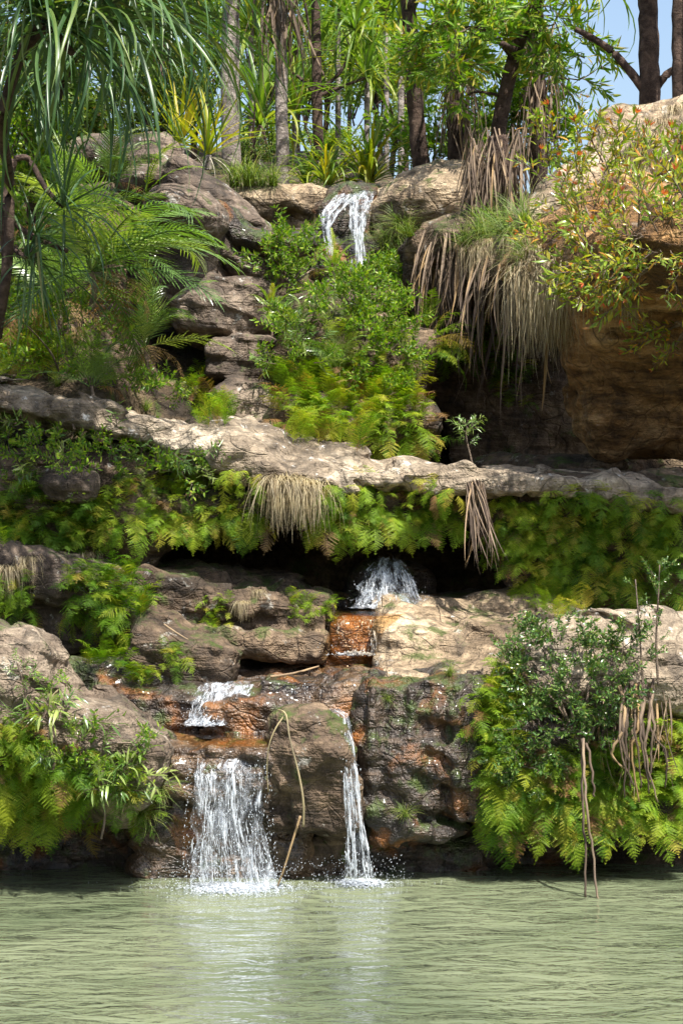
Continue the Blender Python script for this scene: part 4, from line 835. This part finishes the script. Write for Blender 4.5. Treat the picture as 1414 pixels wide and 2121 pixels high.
# ------------------------------------------------------------------ dead leaf skirts and hanging straps
def dead_leaves(label, poly, n, s0, s1, name='dead_leaf_curtain', cat='dead leaves', protos=DEADL, fb=16, out=.5, down=.6):
    pts = [hit(x, y, fb) for x, y in polypts(poly, n)]; pts = [(p, nr) if abs(p.y - fb) < 1.6 else (P(0, 0, 1), None) for p, nr in pts]; pts = [q for q in pts if q[1]]
    if not pts: return
    base = pts[0][0]; e = empty(name, base, label, cat)
    for p, nr in pts: put('dead_leaf', RND.choice(protos), e, p, nr * .25 + Vector((RND.gauss(0, .1), -.12, -1 + U(-.2, .2))), U(s0, s1), U(-1.2, 1.2))
dead_leaves('curtain of dead strap leaves hanging over the cave', [(880, 520), (1010, 500), (1150, 560), (1160, 640), (1020, 640), (890, 600)], 130, .35, .9, fb=16.2)
dead_leaves('grey dead leaves below the smooth tan boulder', [(860, 470), (960, 450), (960, 560), (850, 560)], 60, .35, .65, fb=17.2)
dead_leaves('dead leaf bundle hanging from the ledge below the sapling', E(985, 1005, 20, 14), 44, .2, .6, fb=13.3)
dead_leaves('brown dead leaves tangled in the lower right bank', [(1230, 1440), (1390, 1420), (1390, 1480), (1240, 1500)], 40, .25, .55, fb=12.0)
def strip(name, label, pts, r0, r1, mat, cat):
    q = [P(*p) for p in pts]; e = limb(None, name, q, r0, r1, mat, 6); b = q[0].copy()
    for v in e.data.vertices: v.co -= b
    e.location = b; tag(e, label, cat); return e
strip('fallen_leaf', 'long bent dead leaf lying over the pillar rock to the pool', [(575, 1470, 11.85), (592, 1480, 11.75), (600, 1530, 11.72), (618, 1600, 11.72), (628, 1660, 11.72), (628, 1712, 11.75)], .004, .007, M['straw'], 'dead leaf')
strip('fallen_leaf', 'brown stem leaning from the pool against the pillar rock', [(622, 1690, 11.8), (605, 1745, 11.8), (588, 1800, 11.82), (575, 1835, 11.85)], .007, .005, M['dead'], 'stem')
strip('fallen_leaf', 'thin dead leaf fork on top of the pillar rock', [(592, 1478, 11.78), (570, 1510, 11.75), (556, 1550, 11.75), (553, 1600, 11.78), (556, 1640, 11.8)], .005, .002, M['straw'], 'dead leaf')
strip('fallen_stick', 'bleached stick lying on the wet slab', [(560, 1402, 12.3), (610, 1394, 12.35), (660, 1380, 12.5)], .008, .005, M['dead'], 'stick')
strip('fallen_stick', 'short orange stick at the foot of the orange step', [(775, 1366, 12.8), (805, 1364, 12.8), (826, 1360, 12.8)], .010, .006, M['dead'], 'stick')
strip('fallen_stick', 'pale stick leaning on the left part of the ledge', [(155, 890, 13.3), (150, 865, 13.35), (158, 842, 13.4)], .008, .006, M['dead'], 'stick')
strip('fallen_stick', 'thin twig lying across the small brown boulder', [(340, 1293, 12.7), (365, 1310, 12.65), (390, 1325, 12.65)], .006, .004, M['dead'], 'stick')
strip('curled_twig', 'curled pale twig lying on the bank rock', [(122, 1428, 11.45), (108, 1445, 11.45), (115, 1465, 11.45), (145, 1483, 11.47), (180, 1490, 11.5)], .005, .004, M['straw'], 'twig')
e = empty('aerial_roots', P(1205, 1540, 11.7), 'pair of brown aerial roots reaching down into the pool', 'roots')
for pts in ([(1205, 1530, 11.75), (1206, 1640, 11.65), (1210, 1740, 11.62), (1212, 1862, 11.6)], [(1207, 1530, 11.75), (1212, 1650, 11.58), (1225, 1760, 11.6), (1240, 1868, 11.56)], [(1215, 1540, 11.75), (1225, 1600, 11.7), (1230, 1650, 11.7)]):
    limb(e, 'root', [P(*p) for p in pts], .008, .006, M['dead'], 7, jit=.006)
e = empty('aerial_roots', P(1300, 1440, 11.8), 'cluster of dry roots and stems at the lower right edge', 'roots')
for k in range(12):
    x = U(1280, 1370); limb(e, 'root', [P(x, U(1400, 1440), 11.85), P(x + U(-15, 15), 1500, 11.75), P(x + U(-20, 30), 1560, 11.75), P(x + U(-20, 30), U(1590, 1680), 11.78)], U(.006, .014), .004, M['dead'], 6, jit=.006)

# ------------------------------------------------------------------ trees on the plateau
def pandanus(label, pts, Y, r0, r1, mat, heads=(), crown=None, skirt=None, leafset=PANDB, branches=()):
    q = [P(x, y, Y) for x, y in pts]; e = empty('pandanus_tree', q[0], label, 'tree')
    limb(e, 'trunk', q, r0, r1, mat, 11, jit=.004)
    for br in branches: limb(e, 'branch', [P(x, y, Y) for x, y in br], r1 * .55, r1 * .3, mat, 7)
    for hx, hy, n, s0, s1 in heads: rosette(e, 'leaf', P(hx, hy, Y), leafset, n, s0, s1, el0=-.9, el1=1.1)
    if skirt:
        hx0, hx1, hy0, hy1, n, s0, s1 = skirt
        for k in range(n):
            p = P(U(hx0, hx1), U(hy0, hy1), Y + U(-.12, .12)); put('dead_leaf', RND.choice(DEADL), e, p, Vector((U(-.22, .22), U(-.3, .1), U(-1, -.8))), U(s0, s1), U(-1.4, 1.4))
    return e
pandanus('thick grey ringed trunk left of the upper fall', [(480, 350), (477, 200), (478, 60), (482, -60), (484, -220)], 19.0, .085, .07, M['bark'], heads=[(484, -220, 50, 1.0, 1.5)])
pandanus('slim straight trunk with dead leaf skirt above the upper lip', [(585, 395), (584, 250), (582, 100), (578, -30), (575, -160)], 19.2, .06, .05, M['bark'], heads=[(575, -160, 50, .9, 1.3)], skirt=(545, 615, -90, 30, 50, .5, 1.0))
pandanus('far trunk with forked side branches', [(662, 330), (656, 200), (655, 60), (650, -60), (650, -120)], 23.5, .06, .045, M['barkd'], heads=[(735, 60, 40, .7, 1.1), (650, -100, 40, .8, 1.2), (760, 160, 26, .5, .8)], branches=[[(657, 190), (690, 165), (715, 130), (735, 60)], [(657, 200), (625, 165), (605, 150)], [(657, 200), (720, 175), (760, 160)]])
pandanus('dark leaning trunk right of the upper fall', [(873, 362), (862, 240), (853, 110), (846, 0), (838, -160)], 18.6, .075, .062, M['barkd'], heads=[(838, -160, 46, .9, 1.3), (850, 190, 7, .4, .7)])
pandanus('skirted pandanus standing on the tan boulder', [(1030, 470), (1035, 350), (1030, 280)], 16.5, .09, .07, M['barkd'], skirt=(965, 1090, 262, 390, 200, .4, .7))
pandanus('pandanus with pale dead skirt behind the leaning tree', [(945, 350), (940, 200), (935, 80), (930, -100)], 18.4, .07, .06, M['barkd'], heads=[(930, -100, 40, .8, 1.2)], skirt=(915, 980, 150, 250, 60, .4, .7))
pandanus('pandanus with long brown skirt against the sky', [(1115, 400), (1112, 200), (1110, 60), (1108, -120)], 18.8, .08, .06, M['barkd'], heads=[(1108, -120, 46, .9, 1.4), (1215, -60, 16, .8, 1.2)], skirt=(1080, 1150, 40, 250, 90, .45, .8))
pandanus('rough dark trunk against the blue sky at upper right', [(1345, 260), (1344, 150), (1342, 40), (1340, -60), (1338, -240)], 16.6, .082, .07, M['barkd'], heads=[(1338, -260, 40, .8, 1.2)], branches=[[(1335, 190), (1305, 150), (1265, 105), (1225, 78), (1190, 60)], [(1350, 190), (1385, 150), (1420, 140)]])
pandanus('rough trunk cut by the right edge of the view', [(1408, 230), (1406, 100), (1408, -40), (1410, -200)], 16.2, .06, .055, M['barkd'], heads=[(1410, -230, 36, .8, 1.2)])
# leaning tree with long lime leaves
e = empty('leaning_tree', P(1030, 330, 17.7), 'bent dark tree with long lime leaves near the top centre right', 'tree')
limb(e, 'trunk', [P(1030, 420, 17.7), P(1030, 290, 17.7), P(1045, 200, 17.65), P(1072, 90, 17.6), P(1115, 0, 17.6), P(1130, -120, 17.6)], .07, .045, M['barkd'], 10)
limb(e, 'branch', [P(1052, 170, 17.65), P(1060, 110, 17.6), P(1040, 90, 16.9)], .035, .02, M['barkd'])
for pts in ([(1060, 120), (1000, 60), (940, 60)], [(1072, 90), (1010, 0), (960, -30)], [(1090, 50), (1150, 90), (1210, 120)], [(1045, 200), (990, 190), (960, 200)]):
    limb(e, 'branch', [P(x, y, 17.6 + U(-.3, .3)) for x, y in pts], .016, .006, M['barkd'], 6)
for poly, n in ((E(935, 80, 70, 90), 44), (E(1010, 20, 80, 50), 24), (E(980, 170, 60, 60), 6), (E(1150, 50, 80, 50), 18), (E(1190, 140, 60, 40), 9)):
    for x, y in polypts(poly, n): put('leafy_twig', RND.choice(WILLOW), e, P(x, y, 17.7 + U(-.4, .4)), Vector((U(-1, 1), U(-1, .3), U(-.6, .5))), U(.32, .52), U(-3, 3))
# yellow green rosettes on the lip
def ros(label, px, py, Y, n, s0, s1, protos, el0=-.2, el1=1.4, dead=0, dprot=DEADW, stem=.12):
    h = P(px, py, Y); g = h - Vector((0, 0, stem)); e = empty('pandanus_rosette', g, label, 'pandanus'); limb(e, 'stem', [g, (g + h) / 2, h], .035, .03, M['bark'], 8)
    rosette(e, 'leaf', h, protos, n, s0, s1, el0=el0, el1=el1)
    if dead: rosette(e, 'dead_leaf', h, dprot, dead, s0 * .6, s1 * .6, el0=-1.0, el1=-.4)
ros('spiky yellow green pandanus with white dead leaves on the boulder', 432, 322, 18.0, 30, .5, .75, PANDY, el0=.25, dead=14)
ros('yellow pandanus behind the pointed grey boulder', 375, 300, 18.6, 24, .5, .85, PANDY, el0=.2, dead=5)
ros('bushy bright pandanus left on the upper lip', 680, 385, 18.9, 75, .4, .7, PANDB[1:] + PANDY[1:], el0=.05)
ros('bushy bright pandanus right on the upper lip', 765, 382, 19.0, 85, .45, .75, PANDB[1:] + PANDY[1:], el0=.05)
ros('low bright pandanus at the slim trunk foot', 635, 392, 19.4, 50, .35, .6, PANDB[1:], el0=.1)
ros('bright pandanus between the grey trunks', 540, 260, 23, 46, .9, 1.4, PANDB, el0=-.4, stem=1.6)
ros('bright pandanus behind the slim trunk', 610, 235, 24.5, 46, .8, 1.3, PANDB, el0=-.5, stem=1.6)
ros('tall bright pandanus left of the grey trunk', 520, 60, 24, 46, 1.0, 1.5, PANDB[1:], el0=-.8, stem=2.6)
ros('tall bright pandanus beside the forked trunk', 700, 20, 25, 50, 1.0, 1.5, PANDB[1:], el0=-.9, stem=2.8)
ros('bright pandanus in front of the small leaved tree', 760, 150, 24, 46, .7, 1.1, PANDB[1:], el0=-.8, stem=2.2)
ros('sunlit pandanus hanging at the top centre', 800, 20, 26, 50, 1.0, 1.5, PANDB[1:], el0=-.9, stem=3.0)
ros('strap leaved pandanus far behind the leaning trunk', 830, 40, 22, 26, .7, 1.1, PANDB[2:], el0=-.9, stem=2.8)

# far broad leaved trees: trunk and crown
def crown_mesh(name, mat, n, L, wv, clumps=26, flat=.8):
    V, Fc = [], []; cs = []
    for k in range(clumps):
        v = Vector((RND.gauss(0, 1), RND.gauss(0, 1), RND.gauss(0, 1))).normalized() * RND.random() ** .45; v.z *= flat; cs.append((v * .82, U(.14, .3)))
    for k in range(n):
        c, r = RND.choice(cs); v = Vector((RND.gauss(0, 1), RND.gauss(0, 1), RND.gauss(0, 1))).normalized() * r * RND.random() ** .4
        leaf_vf(V, Fc, c + v, Vector((RND.gauss(0, 1), RND.gauss(0, 1), RND.gauss(-.2, .7))), Vector((RND.gauss(0, .6), RND.gauss(0, .6), 1)), L * U(.6, 1.2), wv * U(.7, 1.2), .2)
    return mesh(name, V, Fc, mat)
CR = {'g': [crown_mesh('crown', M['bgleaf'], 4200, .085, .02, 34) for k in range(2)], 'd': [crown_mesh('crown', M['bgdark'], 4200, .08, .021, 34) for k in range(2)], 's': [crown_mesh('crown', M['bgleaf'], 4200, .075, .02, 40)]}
def tree(label, px, py, Y, rx, rz, kind, gpy=400, name='broadleaf_tree', trunk=True):
    c = P(px, py, Y); g = Vector((c.x + U(-.2, .2), c.y, P(px, gpy, Y).z)); e = empty(name, g, label, 'tree')
    limb(e, 'trunk', [g, g.lerp(c, .5) + Vector((U(-.15, .15), 0, 0)), c + Vector((0, 0, rz * Y / F * .5))], .05, .02, M['barkd'], 7)
    for k in range(5):
        a = U(0, 6.28); r = rx * Y / F * .7; limb(e, 'branch', [g.lerp(c, U(.4, .8)), c + Vector((math.cos(a) * r * .5, math.sin(a) * r * .5, U(-.2, .3))), c + Vector((math.cos(a) * r, math.sin(a) * r, U(-.1, .6)))], .018, .006, M['barkd'], 5)
    o = link('crown', RND.choice(CR[kind]), e); o.location = c - g; o.scale = (rx * Y / F, rx * Y / F, rz * Y / F); o.rotation_euler = (0, 0, U(0, 6))
    o['kind'] = 'stuff'
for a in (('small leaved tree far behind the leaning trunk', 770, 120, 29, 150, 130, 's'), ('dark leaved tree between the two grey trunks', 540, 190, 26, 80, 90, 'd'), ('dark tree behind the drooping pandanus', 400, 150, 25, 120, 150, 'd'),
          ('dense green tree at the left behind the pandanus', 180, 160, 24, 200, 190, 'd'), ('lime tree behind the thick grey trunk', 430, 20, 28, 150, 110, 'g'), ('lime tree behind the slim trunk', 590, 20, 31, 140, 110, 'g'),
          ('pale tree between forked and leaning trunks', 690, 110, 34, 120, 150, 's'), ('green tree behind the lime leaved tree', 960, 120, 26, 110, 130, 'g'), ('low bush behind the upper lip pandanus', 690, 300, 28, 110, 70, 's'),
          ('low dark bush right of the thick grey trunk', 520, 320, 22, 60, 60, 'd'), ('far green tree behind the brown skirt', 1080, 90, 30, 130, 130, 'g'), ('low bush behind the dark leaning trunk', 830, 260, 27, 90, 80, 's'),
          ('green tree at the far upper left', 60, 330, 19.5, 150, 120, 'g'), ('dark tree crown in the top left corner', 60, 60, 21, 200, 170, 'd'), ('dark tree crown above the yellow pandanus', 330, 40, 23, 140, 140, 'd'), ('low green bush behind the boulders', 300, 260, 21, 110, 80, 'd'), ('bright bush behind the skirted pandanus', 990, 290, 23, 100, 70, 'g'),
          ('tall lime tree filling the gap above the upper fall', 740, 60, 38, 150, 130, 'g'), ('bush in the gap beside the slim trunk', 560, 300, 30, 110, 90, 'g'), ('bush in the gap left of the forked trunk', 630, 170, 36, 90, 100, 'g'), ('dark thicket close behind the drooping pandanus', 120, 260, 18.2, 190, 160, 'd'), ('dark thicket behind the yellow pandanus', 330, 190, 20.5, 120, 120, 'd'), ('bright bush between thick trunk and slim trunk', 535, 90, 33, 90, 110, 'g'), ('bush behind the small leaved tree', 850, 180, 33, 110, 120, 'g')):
    tree(*a)
